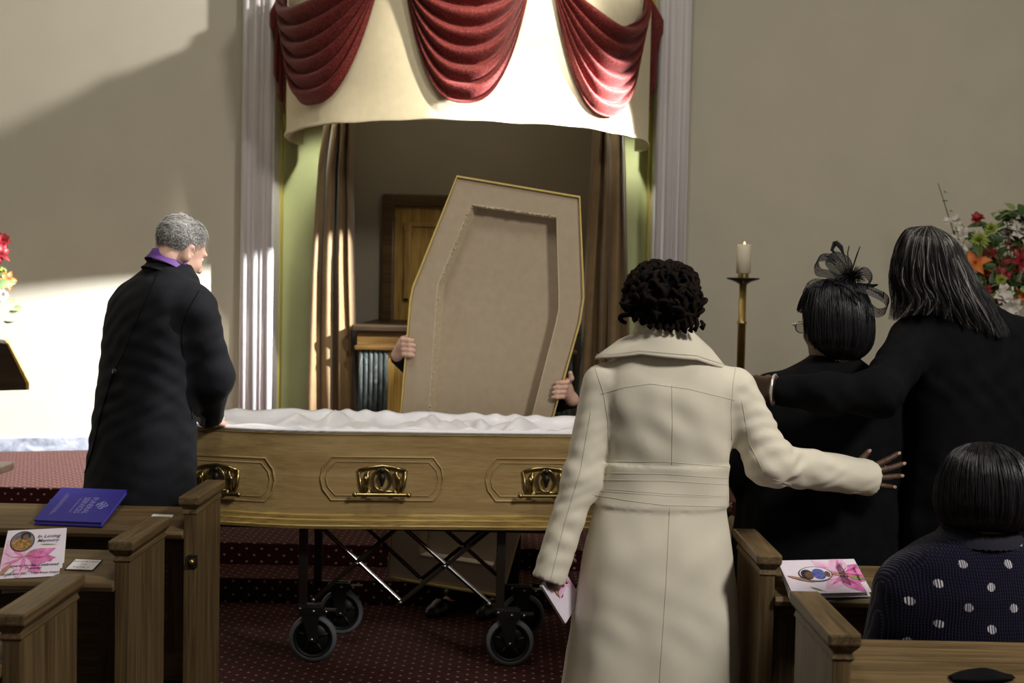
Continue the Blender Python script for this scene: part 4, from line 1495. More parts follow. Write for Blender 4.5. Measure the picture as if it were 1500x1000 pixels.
# airy twig of small leaves at the top
FLY = 7.95
fl = [(2, 352, 'ruffle', 'petal_red', 1.1), (0, 372, 'lily', 'petal_red', 0.9), (9, 411, 'lily', 'petal_orange', 0.9), (3, 398, 'chrys', 'petal_lime', 0.6), (2, 432, 'chrys', 'petal_white', 0.8),
      (-30, 380, 'lily', 'petal_orange', 1.1), (-40, 420, 'ruffle', 'petal_white', 1.1), (-25, 340, 'chrys', 'petal_lime', 1.0), (-60, 370, 'lily', 'petal_red', 1.1), (-55, 440, 'chrys', 'petal_lime', 1.0), (-15, 460, 'daisy', 'petal_orange', 1.0)]
flc = at(-45, 410, FLY)
lr = arrangement('mixed red and orange flowers peeking in at the left edge above the lectern', (flc.x - 0.16, FLY + 0.25, PLAT), fl, FLY, (flc.x, flc.z, 0.19, 0.26, 60), [], 22, 0.11)
for (px, py, dx, dz_) in ((14, 455, 0.5, -0.9), (20, 450, 1, -0.3), (10, 440, 1, 0.1), (6, 470, 0.3, -1)):
    put('leaf', LEAFS[1], lr, facing(at(px, py, FLY), (dx, -0.3, dz_), 0.8))


# ================================================================ people: implicit surfaces meshed on a grid
class Field:
    def __init__(s, lo, hi, h):
        s.lo = np.array(lo, np.float32); s.h = h
        n = np.ceil((np.array(hi) - np.array(lo)) / h).astype(int) + 1
        s.n = n
        s.ax = [s.lo[i] + h * np.arange(n[i], dtype=np.float32) for i in range(3)]
        s.d = np.full(n, 0.2, np.float32)

    def sub(s, lo, hi):
        sl = []
        for i in range(3):
            a = int(max(0, math.floor((lo[i] - s.lo[i]) / s.h))); b = int(min(s.n[i], math.ceil((hi[i] - s.lo[i]) / s.h) + 1))
            if b <= a: return None
            sl.append(slice(a, b))
        return tuple(sl), s.ax[0][sl[0]][:, None, None], s.ax[1][sl[1]][None, :, None], s.ax[2][sl[2]][None, None, :]

    def union(s, f, lo, hi, k):
        r = s.sub(np.array(lo) - k - 0.015, np.array(hi) + k + 0.015)
        if r is None: return
        sl, X, Y, Z = r
        b = f(X, Y, Z); a = s.d[sl]
        if k > 0:
            t = np.clip(0.5 + 0.5 * (b - a) / k, 0, 1)
            s.d[sl] = b + (a - b) * t - k * t * (1 - t)
        else: s.d[sl] = np.minimum(a, b)

    def carve(s, f, lo, hi, k=0.004):
        r = s.sub(lo, hi)
        if r is None: return
        sl, X, Y, Z = r
        b = -f(X, Y, Z); a = s.d[sl]
        t = np.clip(0.5 - 0.5 * (b - a) / k, 0, 1)
        s.d[sl] = b + (a - b) * t + k * t * (1 - t)

    def capsule(s, p0, p1, r0, r1, k=0.02, flat_end=False, sq=None):
        p0, p1 = np.array(p0, float), np.array(p1, float)
        ba = p1 - p0; L2 = float(ba @ ba) + 1e-12; R = max(r0, r1)
        nn = ba / math.sqrt(L2)

        def f(X, Y, Z):
            x, y, z = X - p0[0], Y - p0[1], Z - p0[2]
            t = (x * ba[0] + y * ba[1] + z * ba[2]) / L2
            tc = np.clip(t, 0, 1)
            dx, dy, dz = x - ba[0] * tc, y - ba[1] * tc, z - ba[2] * tc
            if sq is not None:      # squash along a direction
                v, c = sq
                dot = dx * v[0] + dy * v[1] + dz * v[2]
                dx, dy, dz = dx + v[0] * dot * (c - 1), dy + v[1] * dot * (c - 1), dz + v[2] * dot * (c - 1)
            d = np.sqrt(dx * dx + dy * dy + dz * dz) - (r0 + (r1 - r0) * tc)
            if flat_end: d = np.maximum(d, (t - 1) * math.sqrt(L2))
            return d
        s.union(f, np.minimum(p0, p1) - R, np.maximum(p0, p1) + R, k)

    def chain(s, pts, rs, k=0.02, flat_end=False):
        for i in range(len(pts) - 1):
            s.capsule(pts[i], pts[i + 1], rs[i], rs[i + 1], k, flat_end and i == len(pts) - 2)

    def _ell(s, c, r, R):
        c = np.array(c, float); r = np.array(r, float); R = np.array(R) if R is not None else np.eye(3)

        def f(X, Y, Z):
            x, y, z = X - c[0], Y - c[1], Z - c[2]
            q = [R[0, i] * x + R[1, i] * y + R[2, i] * z for i in range(3)]
            k0 = np.sqrt(sum((q[i] / r[i]) ** 2 for i in range(3)))
            k1 = np.sqrt(sum((q[i] / r[i] ** 2) ** 2 for i in range(3))) + 1e-9
            return k0 * (k0 - 1) / k1
        m = max(r)
        return f, c - m, c + m

    def ell(s, c, r, R=None, k=0.015):
        f, a, b = s._ell(c, r, R); s.union(f, a, b, k)

    def ell_cut(s, c, r, R=None, k=0.004):
        f, a, b = s._ell(c, r, R); s.carve(f, a - 0.01, b + 0.01, k)

    def torso(s, rows, yaw, k=0.03, shrink=0.0, folds=None, p=2.3, zmin=None, bands=None):
        """rows: (x, y, z, a, b_front, b_back) from top to bottom"""
        A = np.array(sorted(rows, key=lambda r: r[2]), float)
        z0, z1 = A[0, 2], A[-1, 2]
        zd = np.linspace(z0, z1, 160)
        ker = np.hanning(17); ker /= ker.sum()
        cols = []
        for i in (0, 1, 3, 4, 5):
            v = np.interp(zd, A[:, 2], A[:, i])
            cols.append(np.convolve(np.pad(v, 8, mode='edge'), ker, 'valid'))
        cy_, sy_ = math.cos(yaw), math.sin(yaw)
        amax = A[:, 3].max() + 0.05
        bmax = max(A[:, 4].max(), A[:, 5].max()) + 0.05
        m = max(amax, bmax)

        def f(X, Y, Z):
            zz = np.clip(Z[0, 0], z0, z1)
            cx, cy, a, bf, bb = [np.interp(zz, zd, c)[None, None, :] for c in cols]
            a, bf, bb = a - shrink, bf - shrink, bb - shrink
            a, bf, bb = np.maximum(a, 0.02), np.maximum(bf, 0.02), np.maximum(bb, 0.02)
            dx, dy = X - cx, Y - cy
            u = dx * cy_ + dy * sy_; v = -dx * sy_ + dy * cy_
            b = np.where(v > 0, bf, bb)
            rho = ((np.abs(u) / a) ** p + (np.abs(v) / b) ** p) ** (1 / p)
            if folds is not None:
                th = np.arctan2(v / b, u / a)
                rho = rho - folds(th, Z + 0 * th)
            d = (rho - 1) * np.minimum(a, b) * 0.9
            if bands is not None: d = d - bands(Z)
            d = np.maximum(d, (z0 if zmin is None else zmin) - Z)
            d = np.maximum(d, Z - z1)
            return d
        lo = [A[:, 0].min() - m, A[:, 1].min() - m, z0 - 0.02]; hi = [A[:, 0].max() + m, A[:, 1].max() + m, z1 + 0.02]
        s.union(f, lo, hi, k)

    def mesh(s, disp=None):
        d = s.d
        d[0], d[-1] = 0.2, 0.2; d[:, 0], d[:, -1] = 0.2, 0.2; d[:, :, 0], d[:, :, -1] = 0.2, 0.2
        neg = d < 0
        nx, ny, nz = d.shape
        cnt = np.zeros((nx - 1, ny - 1, nz - 1), np.int8)
        for i in (0, 1):
            for j in (0, 1):
                for k in (0, 1): cnt += neg[i:nx - 1 + i, j:ny - 1 + j, k:nz - 1 + k]
        idx = np.argwhere((cnt > 0) & (cnt < 8))
        ids = np.full(cnt.shape, -1, np.int32)
        ids[idx[:, 0], idx[:, 1], idx[:, 2]] = np.arange(len(idx))
        acc = np.zeros((len(idx), 3)); w = np.zeros(len(idx))
        I, J, K = idx.T
        for (a, b) in [((0, 0, 0), (1, 0, 0)), ((0, 1, 0), (1, 1, 0)), ((0, 0, 1), (1, 0, 1)), ((0, 1, 1), (1, 1, 1)),
                       ((0, 0, 0), (0, 1, 0)), ((1, 0, 0), (1, 1, 0)), ((0, 0, 1), (0, 1, 1)), ((1, 0, 1), (1, 1, 1)),
                       ((0, 0, 0), (0, 0, 1)), ((1, 0, 0), (1, 0, 1)), ((0, 1, 0), (0, 1, 1)), ((1, 1, 0), (1, 1, 1))]:
            da = d[I + a[0], J + a[1], K + a[2]]; db = d[I + b[0], J + b[1], K + b[2]]
            mk_ = (da < 0) != (db < 0)
            t = np.where(mk_, da / (da - db + 1e-12), 0)
            for c in range(3):
                acc[:, c] += np.where(mk_, a[c] + (b[c] - a[c]) * t, 0)
            w += mk_
        V = s.lo + (idx + acc / w[:, None]) * s.h
        F = []
        for ax in range(3):
            o1, o2 = [(1, 2), (2, 0), (0, 1)][ax]
            sl0 = [slice(None)] * 3; sl1 = [slice(None)] * 3
            sl0[ax] = slice(0, -1); sl1[ax] = slice(1, None)
            a, b = neg[tuple(sl0)], neg[tuple(sl1)]
            e = np.argwhere(a != b)
            sg = a[e[:, 0], e[:, 1], e[:, 2]]
            def cell(d1, d2):
                q = e.copy(); q[:, o1] += d1; q[:, o2] += d2
                return ids[q[:, 0], q[:, 1], q[:, 2]]
            q = np.stack([cell(-1, -1), cell(0, -1), cell(0, 0), cell(-1, 0)], 1)
            q[~sg] = q[~sg][:, ::-1]
            F.append(q)
        F = np.concatenate(F)
        g = np.stack(np.gradient(d), -1)
        ii = np.clip(np.round((V - s.lo) / s.h).astype(int), 0, np.array(d.shape) - 1)
        N = g[ii[:, 0], ii[:, 1], ii[:, 2]]
        N /= np.linalg.norm(N, axis=1, keepdims=True) + 1e-9
        if disp is not None: V = V + N * disp(V, N)[:, None]
        return V, F

    def build(s, name, mat, parent, disp=None):
        V, F = s.mesh(disp)
        return put(name, mesh_from(name, V, F, mat, True), parent)


def smooth_mesh(V, F, it=2):
    for _ in range(it):
        acc = np.zeros_like(V); c = np.zeros(len(V))
        for a in range(4):
            for b in ((a + 1) % 4, (a - 1) % 4):
                np.add.at(acc, F[:, a], V[F[:, b]]); np.add.at(c, F[:, a], 1)
        V = V * 0.5 + 0.5 * acc / c[:, None]
    return V


def ridges(dirs, seed, amp, sharp=0.6):
    """sum of warped directional ridges used for cloth creases"""
    r = np.random.default_rng(seed)
    D = [(np.array(v), f, r.uniform(0, 6.28), r.uniform(0, 6.28)) for v, f in dirs]

    def f(V):
        o = np.zeros(len(V))
        for v, fr, a, b in D:
            q = V @ v * fr + a + 1.6 * np.sin(V @ np.array([v[1], v[2], v[0]]) * fr * 0.35 + b) + 0.9 * np.sin(V[:, 2] * fr * 0.21 + a)
            o += np.sign(np.sin(q)) * np.abs(np.sin(q)) ** sharp
        return amp * o / len(D)
    return f


def rot(yaw, pitch=0.0, roll=0.0):
    return np.array(Matrix.Rotation(math.radians(yaw), 3, 'Z') @ Matrix.Rotation(math.radians(pitch), 3, 'X') @ Matrix.Rotation(math.radians(roll), 3, 'Y'))


def head(F, c, R, s=1.0, neck=None, nr=(0.056, 0.062), ears=True):
    c = np.array(c, float)
    T = lambda x, y, z: c + R @ (np.array((x, y, z)) * s)
    e = lambda x, y, z, rx, ry, rz, k=0.015: F.ell(T(x, y, z), np.array((rx, ry, rz)) * s, R, k)
    e(0, -0.018, 0.038, 0.075, 0.093, 0.080, 0.02)
    e(0, 0.028, -0.028, 0.060, 0.066, 0.088, 0.03)
    e(0, 0.058, -0.088, 0.034, 0.030, 0.026, 0.03)
    e(0, 0.080, 0.026, 0.048, 0.016, 0.013, 0.018)
    for sx in (-1, 1):
        e(sx * 0.034, 0.066, -0.028, 0.024, 0.022, 0.024, 0.02)
        if ears:
            Re = R @ rot(sx * -28, 0, sx * 8)
            F.ell(T(sx * 0.082, -0.012, -0.010), np.array((0.009, 0.021, 0.034)) * s, Re, 0.005)
            F.ell_cut(T(sx * 0.092, -0.006, -0.006), np.array((0.006, 0.010, 0.018)) * s, Re)
            F.ell(T(sx * 0.079, -0.002, -0.034), np.array((0.007, 0.009, 0.010)) * s, Re, 0.006)
    F.capsule(T(0, 0.088, 0.010), T(0, 0.112, -0.030), 0.008 * s, 0.013 * s, 0.012)
    for sx in (-1, 1): e(sx * 0.012, 0.098, -0.034, 0.008, 0.010, 0.008, 0.008)
    e(0, 0.090, -0.060, 0.022, 0.010, 0.007, 0.006)
    e(0, 0.087, -0.071, 0.019, 0.010, 0.007, 0.006)
    for sx in (-1, 1): F.ell_cut(T(sx * 0.032, 0.098, 0.004), np.array((0.015, 0.012, 0.009)) * s, R, 0.008)
    if neck is not None:
        F.capsule(T(0, -0.022, -0.055), neck, nr[0] * s, nr[1] * s, 0.035)
    return T


def eyes(T, R, s, parent, mat_iris='eye_dark'):
    for sx in (-1, 1):
        p = T(sx * 0.032, 0.076, 0.003)
        e = MB().ball(p, 0.0108 * s, 14, 10).build('eye', M_['eye_white'], parent, smooth=True)
        q = T(sx * 0.032, 0.076 + 0.0078, 0.003)
        MB().ball(q, 0.0055 * s, 10, 8).build('iris', M_['eye_dark'], e, smooth=True)


def hand(F, wrist, f, side, scale=1.0, curl=(10, 15, 10), spread=6.0, thumb=(45, 10), rfac=1.0, pn=None, seg_thumb=True):
    """wrist point, finger direction, direction of the thumb side, palm faces pn"""
    f = Vector(f).normalized(); side = Vector(side); side = (side - f * f.dot(side)).normalized()
    pn = Vector(pn) if pn is not None else f.cross(side)
    pn = (pn - f * f.dot(pn) - side * side.dot(pn)).normalized()
    W = Vector(wrist); S = scale
    # palm as two flattened wedges
    for k_, (a, b) in enumerate(((0.030, 0.030), (0.010, 0.011), (-0.010, -0.010), (-0.027, -0.030))):
        F.capsule(W + f * 0.012 * S + side * a * 0.62 * S, W + f * (0.088 - 0.004 * k_) * S + side * b * S, 0.0135 * S, 0.0115 * S, 0.010)
    tips = []
    lens = (0.043, 0.048, 0.044, 0.034)
    for i in range(4):
        base = W + f * (0.090 - (0.0, 0.0, 0.004, 0.012)[i]) * S + side * (0.030 - 0.0205 * i) * S
        ang = math.radians((1.3 - i) * spread)
        d = (f * math.cos(ang) + side * math.sin(ang)).normalized()
        p = base
        r = 0.0092 * S * rfac * (0.88 if i == 3 else 1)
        cum = 0
        for j, q in enumerate((1.0, 0.62, 0.50)):
            cum += math.radians(curl[j] if not isinstance(curl[0], (list, tuple)) else curl[i][j])
            dd = (d * math.cos(cum) + pn * math.sin(cum)).normalized()
            n = p + dd * lens[i] * q * S
            F.capsule(p, n, r * (1 - 0.07 * j), r * (1 - 0.07 * (j + 1)), 0.0035)
            p = n
        tips.append((p, dd, (dd.cross(d.cross(pn))).normalized() if True else pn))
    a, b = math.radians(thumb[0]), math.radians(thumb[1])
    d = (f * math.cos(a) + side * math.sin(a)).normalized()
    p = W + f * 0.022 * S + side * 0.024 * S
    n = p + (d * math.cos(b) + pn * math.sin(b)) * 0.046 * S
    F.capsule(p, n, 0.0145 * S, 0.0115 * S, 0.010)
    d2 = (f * math.cos(a * 0.75) + side * math.sin(a * 0.75)).normalized()
    n2 = n + (d2 * math.cos(b * 1.5) + pn * math.sin(b * 1.5)) * 0.034 * S
    F.capsule(n, n2, 0.0112 * S, 0.0092 * S, 0.004)
    tips.append((n2, d2, pn))
    return tips


def nails(tips, up, parent, mat):
    for p, d, _ in tips:
        d = Vector(d).normalized(); u = Vector(up); u = (u - d * d.dot(u)).normalized(); w = d.cross(u)
        R = Matrix((w, d, u)).transposed()
        MB().ball(Vector(p) + u * 0.0068 + d * 0.001, (0.0056, 0.0080, 0.0022), 10, 6, R).build('fingernail', mat, parent, smooth=True)


# ---------------------------------------------------------------- hair strands
class Strands:
    def __init__(s):
        s.V, s.F, s.T = [], [], []

    def base(s, V, F, tone=0.0):
        n = len(s.V)
        s.V += [tuple(v) for v in V]
        s.F += [tuple(int(i) + n for i in f) for f in F]
        s.T += [tone] * len(V)

    def add(s, path, r, tone, sides=3, taper=0.35):
        n = len(s.V); m = len(path)
        up = None
        for i, p in enumerate(path):
            p = Vector(p)
            t = (Vector(path[min(i + 1, m - 1)]) - Vector(path[max(i - 1, 0)]))
            t = t.normalized() if t.length > 1e-9 else Vector((0, 0, -1))
            up = t.orthogonal().normalized() if up is None else (up - t * t.dot(up))
            up = up.normalized() if up.length > 1e-6 else t.orthogonal().normalized()
            sd = t.cross(up)
            f = i / (m - 1)
            rr = r * (1 - (1 - taper) * max(0, (f - 0.6) / 0.4)) * (0.7 + 0.3 * min(1, f * 6))
            for k in range(sides):
                a = 2 * math.pi * k / sides
                s.V.append(tuple(p + (up * math.cos(a) + sd * math.sin(a)) * rr)); s.T.append(tone)
        for i in range(m - 1):
            for k in range(sides):
                a, b = n + i * sides + k, n + i * sides + (k + 1) % sides
                s.F.append((a, b, b + sides, a + sides))

    def build(s, name, mat, parent):
        me = mesh_from(name, s.V, s.F, mat, True)
        at_ = me.attributes.new('tone', 'FLOAT', 'POINT')
        at_.data.foreach_set('value', s.T)
        return put(name, me, parent)


def bob_hair(c, R, prof, bx, by, n, seed, face=70, lift=0.0, wisps=0.004, tone=(0.2, 1.0), sw=0.0016, ybias=0.0, bangs_z=0.03, hem=0.80):
    """rounded bob: prof = [(radius, z)] from crown to hem in head space"""
    S = Strands(); r = random.Random(seed)
    c = Vector(c); RM = Matrix(R.tolist())
    ts = np.linspace(0, 1, len(prof)); pr_ = np.array(prof)
    rr = lambda t: (float(np.interp(t, ts, pr_[:, 0])), float(np.interp(t, ts, pr_[:, 1])))
    tt = np.linspace(0, 1, 26)
    rs = np.interp(tt, ts, pr_[:, 0]); zs = np.interp(tt, ts, pr_[:, 1])
    ker = np.array([.25, .5, .25])
    for _ in range(3):
        rs[1:-1] = np.convolve(rs, ker, 'valid'); zs[1:-1] = np.convolve(zs, ker, 'valid')

    def shell(ph, t, off):
        a = float(np.interp(t, tt, rs)) + off; z = float(np.interp(t, tt, zs))
        a *= 1 + 0.02 * math.sin(ph * 7 + seed) + 0.012 * math.sin(ph * 17 + seed * 2)
        q = Vector((a * bx * math.cos(ph), a * by * math.sin(ph) + ybias, z + off * 0.3))
        return c + RM @ q
    # base skin of hair, open at the face
    f0 = math.radians(90 - face); f1 = math.radians(90 + face)
    m = MB()
    rows = []
    U = 72
    def tmax(ph):
        a = (ph - math.pi / 2 + math.pi) % (2 * math.pi) - math.pi
        if abs(a) < math.radians(face):
            k = 1 - abs(a) / math.radians(face)
            tb = float(np.interp(-bangs_z, -zs, tt))
            return tb + (hem - tb) * max(0, 1 - k * 5)
        return hem + (1 - hem) * min(1, (abs(a) - math.radians(face)) / math.radians(38))
    for i in range(27):
        row = []
        for j in range(U):
            ph = 2 * math.pi * j / U
            row.append(shell(ph, tmax(ph) * i / 26, -0.003))
        rows.append(row)
    inner = [[shell(2 * math.pi * j / U, tmax(2 * math.pi * j / U) * i / 26, -0.016) for j in range(U)] for i in (26, 18, 8)]
    m.grid([list(reversed(x)) for x in rows + inner], True)
    S.base(m.V, m.F, 0.0)
    for _ in range(n):
        ph = r.random() * 2 * math.pi
        t0 = r.uniform(0.02, 0.5) if r.random() < 0.8 else r.uniform(0.5, 0.7)
        te = tmax(ph) * r.uniform(0.9, 1.02)
        if te - t0 < 0.1: continue
        off = r.uniform(-0.002, wisps); dph = r.uniform(-0.08, 0.08); wv = r.uniform(0, 6)
        path = []
        for i in range(11):
            t = t0 + (te - t0) * i / 10
            path.append(shell(ph + dph * t + 0.02 * math.sin(t * 9 + wv), t, off + lift * t))
        S.add(path, sw * r.uniform(0.6, 1.3), r.uniform(*tone) ** 2)
    return S, shell


def shoe(F, heel, toe, w=0.045, h=0.055):
    heel, toe = Vector(heel), Vector(toe)
    d = (toe - heel).normalized()
    z = Vector((0, 0, 1))
    F.capsule(heel + z * 0.03, heel + d * 0.14 + z * 0.026, w * 0.80, w, 0.02)
    F.capsule(heel + d * 0.14 + z * 0.026, toe - d * 0.03 + z * 0.02, w, w * 0.75, 0.02)
    F.capsule(heel + d * 0.01 + z * 0.05, heel + d * 0.05 + z * 0.09, w * 0.8, w * 0.78, 0.02)
    f = lambda X, Y, Z: Z + 0 * X + 0 * Y - min(heel.z, toe.z)
    lo = [min(heel.x, toe.x) - 0.1, min(heel.y, toe.y) - 0.1, min(heel.z, toe.z) - 0.1]; hi = [max(heel.x, toe.x) + 0.1, max(heel.y, toe.y) + 0.1, heel.z + 0.02]
    F.carve(f, lo, hi, 0.004)


def shoes(parent, feet, mat='shoe_leather'):
    for heel, toe in feet:
        lo = [min(heel[0], toe[0]) - 0.09, min(heel[1], toe[1]) - 0.09, min(heel[2], toe[2]) - 0.02]
        hi = [max(heel[0], toe[0]) + 0.09, max(heel[1], toe[1]) + 0.09, heel[2] + 0.20]
        F = Field(lo, hi, 0.006); shoe(F, heel, toe)
        F.build('shoe', M_[mat], parent)


def rows_at(Yc, lst):
    out = []
    for r in lst:
        p = at(r[0], r[1], Yc + (r[5] if len(r) > 5 else 0))
        out.append((p.x, p.y, p.z, r[2], r[3], r[4]))
    return out


def bounds(pts, pad):
    A = np.array([tuple(p)[:3] for p in pts])
    return A.min(0) - pad, A.max(0) + pad


def surf(o):
    me = o.data
    return BVHTree.FromPolygons([o.matrix_basis @ v.co for v in me.vertices], [tuple(p.vertices) for p in me.polygons])


def seam(bvh, pxs, r, mat, parent, name='seam', n=30, lift=0.0005, closed=False):
    """stitched line laid on a garment along a path of photo pixels"""
    pts = []
    L = [0]
    for i in range(1, len(pxs)): L.append(L[-1] + math.dist(pxs[i], pxs[i - 1]))
    for t in np.linspace(0, L[-1], n):
        x = np.interp(t, L, [p[0] for p in pxs]); y = np.interp(t, L, [p[1] for p in pxs])
        v = ray(x, y).normalized()
        h, nn, _, _ = bvh.ray_cast(CAM, v)
        if h is not None:
            if pts and (h - pts[-1]).length > 0.12: continue
            pts.append(h + nn * lift)
    if len(pts) > 2:
        MB().tube(pts, r, 5).build(name, mat, parent, smooth=True)


# ================================================================ woman in the cream coat
def woman_coat():
    Y = 3.68
    root = thing('person', (at(965, 700, Y).x, Y, 0), 'person in a cream trench coat with short black locs, arm round a neighbour', 'person')
    rows = rows_at(Y, [(972, 488, 0.062, 0.060, 0.060), (971, 505, 0.078, 0.072, 0.072), (972, 516, 0.120, 0.080, 0.078), (974, 528, 0.165, 0.088, 0.085), (976, 545, 0.196, 0.098, 0.100), (978, 575, 0.200, 0.112, 0.118),
                       (979, 640, 0.186, 0.125, 0.118), (975, 695, 0.180, 0.122, 0.105), (968, 740, 0.192, 0.130, 0.118), (964, 800, 0.220, 0.150, 0.150), (959, 900, 0.246, 0.168, 0.172), (952, 1000, 0.262, 0.180, 0.185), (948, 1080, 0.275, 0.19, 0.19)])
    shL, elL, wrL = at(880, 562, Y), at(850, 700, Y - 0.03), at(803, 851, Y - 0.08)
    shR, elR, wrR = at(1079, 570, Y), at(1128, 678, Y - 0.03), at(1274, 700, 3.84)
    fl = lambda th, Z: np.clip((0.95 - Z) / 0.5, 0, 1) * (0.022 * np.sin(5 * th + 0.6) + 0.014 * np.sin(9 * th + 1.2 + 3 * Z))
    lo, hi = bounds([(r[0] - 0.3, r[1] - 0.24, r[2]) for r in rows] + [(r[0] + 0.3, r[1] + 0.24, r[2]) for r in rows] + [wrL, wrR], 0.08)
    C = Field(lo, hi, 0.0075)
    zw0, zw1 = at(970, 740, Y).z, at(970, 678, Y).z
    bands = lambda Z: np.where((Z > zw0) & (Z < zw1), 0.004, 0.0)
    C.torso(rows, 0.0, 0.02, folds=fl, bands=bands)
    C.chain([shL, elL, wrL], [0.055, 0.050, 0.050], 0.03, True)
    C.chain([shR, elR, wrR], [0.060, 0.064, 0.056], 0.04, True)
    sl = ridges([((0.3, 0, 1.0), 95), ((-0.4, 0.2, 1.0), 140), ((0.9, 0.1, 0.45), 80)], 5, 1.0, 0.8)
    bk = ridges([((0.55, 0, 0.8), 55), ((-0.6, 0, 0.75), 48), ((1, 0, 0.1), 60)], 9, 1.0, 1.0)
    elR_, wrR_, elL_, wrL_, shL_, shR_ = [np.array(v) for v in (elR, wrR, elL, wrL, shL, shR)]

    def dseg(V, a, b):
        t = np.clip(((V - a) @ (b - a)) / ((b - a) @ (b - a)), 0, 1)
        return np.linalg.norm(V - (a + t[:, None] * (b - a)), axis=1)

    def disp(V, N):
        d = np.minimum(np.minimum(dseg(V, elR_, wrR_), dseg(V, shR_, elR_)), np.minimum(dseg(V, elL_, wrL_), dseg(V, shL_, elL_)))
        arm = np.clip(1 - (d - 0.066) / 0.02, 0, 1)
        left = V[:, 0] < 0.35
        el = np.exp(-np.minimum(np.linalg.norm(V - elR_, axis=1), np.linalg.norm(V - (elL_ * 0.6 + wrL_ * 0.4), axis=1)) ** 2 / 0.018)
        return arm * np.where(left, 0.0012 + 0.0022 * el, 0.0020 + 0.0062 * el) * sl(V) + (1 - arm) * 0.0040 * bk(V) * np.clip((V[:, 2] - 0.75) / 0.3, 0.45, 1)
    coat = C.build('coat', M_['coat_cotton'], root, disp)
    # body inside the coat
    hc = at(973, 446, Y - 0.0)
    R = rot(4, -4)
    B = Field(*bounds([hc, (hc.x - 0.3, Y - 0.2, 0.0), (hc.x + 0.3, Y + 0.2, 1.7), at(1310, 700, 3.9), at(800, 905, Y - 0.1)], 0.10), 0.006)
    nk = at(973, 515, Y)
    T = head(B, hc, R, 0.91, nk)
    B.torso(rows[4:], 0.0, 0.03, shrink=0.045)
    for sx in (-0.09, 0.09):
        hx_ = rows[-2][0] + sx
        B.chain([(hx_, Y, 0.85), (hx_, Y + 0.01, 0.47), (hx_, Y - 0.01, 0.10)], [0.085, 0.055, 0.036], 0.03)
        B.capsule((hx_, Y - 0.01, 0.07), (hx_, Y + 0.10, 0.045), 0.032, 0.028, 0.02)
    B.chain([shL, elL, wrL], [0.045, 0.038, 0.027], 0.03)
    B.chain([shR, elR, at(1255, 700, 3.835)], [0.045, 0.040, 0.027], 0.03)
    hd = at(1300, 692, 3.845) - at(1244, 702, 3.84)
    tips = hand(B, at(1244, 702, 3.842), hd, (0.1, -0.05, 1), 0.95, curl=[(4, 10, 8)] * 4, spread=11, thumb=(50, 4), rfac=1.22, pn=(0, 1, 0))
    hand(B, wrL - (wrL - elL).normalized() * 0.125, (wrL - elL) + Vector((0.05, 0.03, 0)), (0.6, 0.7, 0.1), 0.72, curl=(12, 18, 12), spread=2, thumb=(30, 30), pn=(0.8, -0.6, 0))
    body = B.build('body', M_['skin_dark'], root)
    nails(tips, (0, -1, 0.05), body, M_['skin_nail'])
    eyes(T, R, 0.91, body)
    shoes(root, [((rows[-2][0] + sx, Y - 0.04, 0.0), (rows[-2][0] + sx * 1.2, Y + 0.19, 0.0)) for sx in (-0.09, 0.09)])
    # collar and scarf
    m = MB()
    Prow = []
    cz, cyy = at(972, 497, Y), Y
    for i, (rx, ry, dz) in enumerate(((0.070, 0.066, 0.020), (0.078, 0.074, 0.026), (0.088, 0.082, 0.016), (0.118, 0.100, -0.016), (0.148, 0.112, -0.042), (0.150, 0.114, -0.047), (0.142, 0.106, -0.044), (0.100, 0.085, -0.012))):
        row = []
        for k_ in range(49):
            a = math.radians(170 + 200 * k_ / 48)
            wing = max(0, abs(math.sin(a + math.pi / 2)) - 0.55) / 0.45
            e = 1 + (0.36 if math.cos(a) < 0 else 0.20) * wing * (i in (4, 5, 6)) + 0.15 * wing * (i == 3)
            zz = dz - (0.024 * wing if i in (4, 5, 6) else 0) - 0.010 * math.cos(a) * (i in (3, 4, 5, 6))
            row.append(Vector((cz.x + 0.004 + rx * e * math.cos(a), cyy + ry * math.sin(a), cz.z + zz)))
        Prow.append(row)
    col_ = m.grid(Prow).build('collar', M_['coat_cotton'], root, smooth=True, solid=0.003)
    MB().tube(Prow[5], 0.0015, 5).build('stitch_line', M_['coat_seam'], col_, smooth=True)
    st_ = [p + Vector((0, -0.0025, 0.0075)) for p in Prow[4]]
    MB().tube(st_, 0.0007, 4).build('stitch_line', M_['coat_seam'], col_, smooth=True)
    m = MB()
    Pr = []
    for i in range(60):
        a = 2 * math.pi * i / 60
        cc = Vector((cz.x + 0.068 * math.cos(a), cyy + 0.066 * math.sin(a), cz.z + 0.022 + 0.008 * math.sin(a * 2 + 1)))
        row = []
        for k_ in range(20):
            b = 2 * math.pi * k_ / 20
            rr = 0.021 + 0.0035 * math.sin(5 * b + 3 * a) + 0.002 * math.sin(9 * b - 5 * a)
            row.append(cc + Vector((math.cos(a) * math.cos(b), math.sin(a) * math.cos(b), 1.35 * math.sin(b))) * rr)
        Pr.append(row)
    Pr.append(Pr[0])
    m.grid(Pr, True).build('scarf', M_['scarf_cloth'], root, smooth=True)
    # seams
    bv = surf(coat)
    sm = M_['coat_seam']
    for pxs in ([(880, 577), (915, 567), (953, 562), (1010, 570), (1076, 586)], [(984, 563), (985, 620), (984, 680)],
                [(888, 676), (975, 676), (1066, 684)], [(886, 693), (975, 694), (1066, 701)], [(884, 703), (975, 704), (1066, 710)], [(868, 724), (920, 733), (975, 740), (1066, 742)],
                [(981, 742), (976, 850), (966, 1000)], [(875, 524), (872, 540), (884, 575), (891, 620), (892, 660)], [(1079, 530), (1074, 560), (1071, 600), (1072, 645)],
                [(866, 600), (850, 690), (826, 770), (806, 852)], [(1086, 585), (1098, 650), (1122, 698), (1170, 714), (1230, 720), (1271, 722)]):
